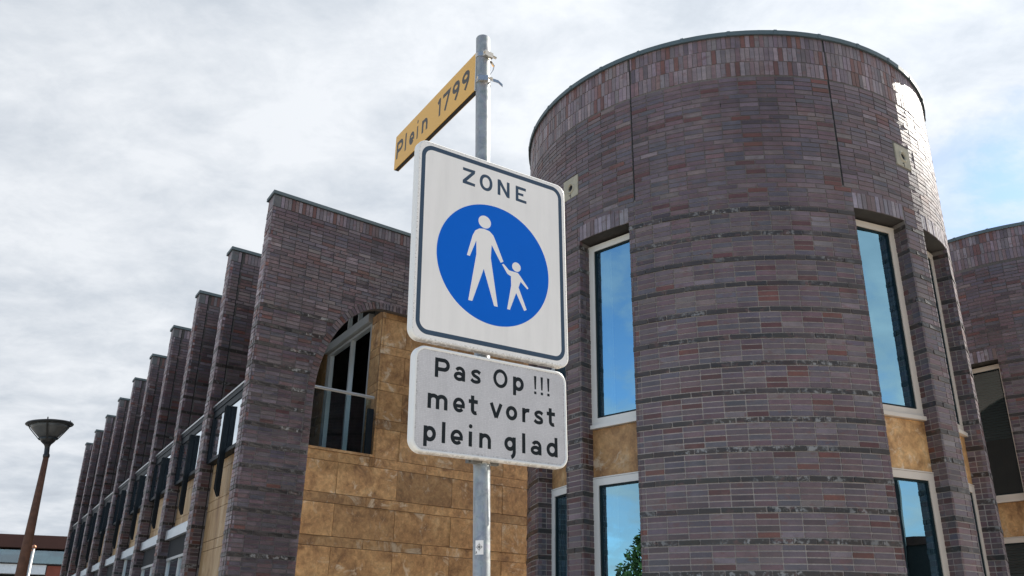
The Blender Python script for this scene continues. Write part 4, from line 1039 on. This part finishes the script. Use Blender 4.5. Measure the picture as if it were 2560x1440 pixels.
for i in range(4):
    a = (20+90*i)*D2R; c, s = math.cos(a), math.sin(a); m = MB()
    pts = [(.10, .235), (.175, .325), (.235, .40), (.272, .47)]; V = []; F = []
    for r_, z_ in pts:
        for dr, dt in ((-.0, -.011), (.016, -.011), (.016, .011), (-.0, .011)): V.append((c*(r_+dr)-s*dt, s*(r_+dr)+c*dt, z_))
    for k in range(3):
        for q in range(4): F.append((k*4+q, k*4+(q+1) % 4, (k+1)*4+(q+1) % 4, (k+1)*4+q))
    F += [(3, 2, 1, 0), (12, 13, 14, 15)]; m.add(V, F); m.box((c*.262-.006, s*.262-.006, .47), (c*.262+.006, s*.262+.006, .515)); lobj(m, 'rib', 'lamp_black', smooth=False)
m = MB(); m.tube([(0.05, 0, .265), (0.05, 0, .33)], .012, 8); lobj(m, 'bulb_holder', 'lamp_black')

# ================================================================== FAR BUILDING
far = thing('apartment_building', 'distant apartment building with brown roof band, balconies and white parapet beyond the lamp', 'building')
DF = 62.0
fo = pol(-29.2, DF, 0); fo[2] = 0; e1 = pol(-25.6, DF*.985, 0); e1[2] = 0; fx = (e1-fo)/np.linalg.norm(e1-fo); fn = np.array([fx[1], -fx[0], 0.]); fn = fn if fn @ fo < 0 else -fn
fo = fo-fx*14
TF = inv_frame((fo, fx, fn, EZ)); zf = lambda el: el*DF+ZC
def fbx(name, mat, x0, x1, y0, y1, z0, z1, par=far): m = MB(); m.box((x0, y0, z0), (x1, y1, z1), TF); return m.obj(name, mat, par)
zr0, zr1 = zf(.0790), zf(.0905)
fbx('roof_band', 'roof_brown', 0, 34, -8, .9, zr0, zr1)
fbx('wall', 'far_dark', 0, 34, -7.9, -1.2, 0, zr0-.01)
fbx('parapet', 'far_white', 0, 17.0, -.2, .5, zf(.0555), zf(.0640))
fbx('wall', 'far_brick', 17.05, 34, -1.1, .45, 0, zf(.0635))
fbx('balcony_floor', 'far_dark', 0, 34, -1.15, .6, zf(.0641), zf(.0652))
fbx('wall', 'far_white', 0, 16.9, -.35, -.22, 0, zf(.047))
for x0 in (3.2, 7.0, 10.6, 14.0, 18.2, 22.0):
    wn = fbx('window', 'far_white', x0, x0+2.7, -1.18, -1.1, zf(.0660), zr0-.05)
    for i in range(2):
        m = MB(); a = x0+.08+i*1.31; quad(m, TF(a, -1.09, zf(.0660)+.06), TF(a+1.23, -1.09, zf(.0660)+.06), TF(a+1.23, -1.09, zr0-.12), TF(a, -1.09, zr0-.12)); m.obj('glass_pane', 'glass_far', wn)
for x0 in range(0, 34, 4):
    m = MB(); m.box((x0+.03, .50, zf(.0653)), (x0+3.97, .53, zf(.0653)+.72), TF); m.obj('balcony_glass', 'glass_far', far)
for x0 in (2, 6, 10, 14): fbx('window', 'far_dark', x0, x0+1.8, -.21, -.19, zf(.030), zf(.046))
# two flag poles in front of it
for i, (a, zt_) in enumerate(((-27.40, .0805), (-27.55, .0775))):
    D = 38.0; base = pol(a+.02, D, -ZC); tp = pol(a, D, zt_*D)
    fp = thing('flagpole', ['thin white flagpole right of the lamp post, the taller one', 'thin white flagpole right of the lamp post, the shorter one beside the post'][i], 'flagpole', loc=tuple(base), group='pair of white flagpoles')
    m = MB(); m.tube([(0, 0, 0), tuple(tp-base)], [.07, .045], 10); m.obj('pole', 'flag_white', fp, smooth=True)
    m = MB(); q = tp-base; m.lathe([(.01, -.02), (.075, .0), (.085, .04), (.06, .09), (.01, .11)], tuple(q), 12); m.obj('finial', 'copper_tip', fp, smooth=True)

# ================================================================== SURROUNDINGS (seen only as reflections)
def tree(name, label, x, y, h, r, seed):
    rd = random.Random(seed); t = thing(name, label, 'tree', loc=(x, y, 0))
    m = MB(); m.tube([(0, 0, 0), (.05, .02, h*.35), (0, .05, h*.75)], [.14, .10, .03], 8)
    for i in range(7):
        a = rd.uniform(0, 6.28); z = h*rd.uniform(.3, .6); m.tube([(0, 0, z), (r*.6*math.cos(a), r*.6*math.sin(a), z+h*.22)], [.05, .015], 5)
    m.obj('trunk', 'bark', t)
    V = []; F = []
    for i in range(9000):
        th_, zz_ = rd.uniform(0, 6.28), rd.random()**.8; rr_ = r*(math.sin(math.pi*(.12+.88*(1-zz_)*.55+.0))**.8)*rd.uniform(.35, 1.0)**.5*(1+.22*math.sin(3*th_+7*zz_))
        c = Vector((rr_*math.cos(th_), rr_*math.sin(th_), h*(.22+.78*zz_))); s = rd.uniform(.07, .15)
        u = Vector((rd.gauss(0, 1), rd.gauss(0, 1), rd.gauss(0, 1))).normalized(); v = u.orthogonal().normalized()
        n = len(V); V += [tuple(c-u*s), tuple(c+v*s*.5), tuple(c+u*s), tuple(c-v*s*.5)]; F.append((n, n+1, n+2, n+3))
    meshobj('crown', V, F, 'leaf', t)
tree('broadleaf_tree', 'leafy green tree left of the square, mirrored in the tower window', -17.5, 5.6, 6.0, 1.9, 5)
nb = thing('neighbour_building', 'plain two-storey brick building right of the square, mirrored in the lower tower window', 'building')
m = MB(); Tn = inv_frame((np.array([27.5, .33, 0]), az(20), az(290), EZ)); m.box((0, -7, 0), (12, -1, 5.2), Tn); m.box((-12, -7, 0), (-.02, 0, 9.5), Tn); m.obj('wall', 'far_dark', nb)
m = MB(); m.box((.01, -7.1, 5.21), (12.1, -.9, 5.5), Tn); m.box((-12.1, -7.1, 9.51), (.1, .12, 9.8), Tn); m.obj('roof', 'roof_brown', nb)
for x0 in (1, 3.4, 5.8):
    for z0 in (1.0, 3.2): m = MB(); m.box((x0, -1.05, z0), (x0+1.3, -.97, z0+1.3), Tn); m.obj('window', 'far_white', nb)
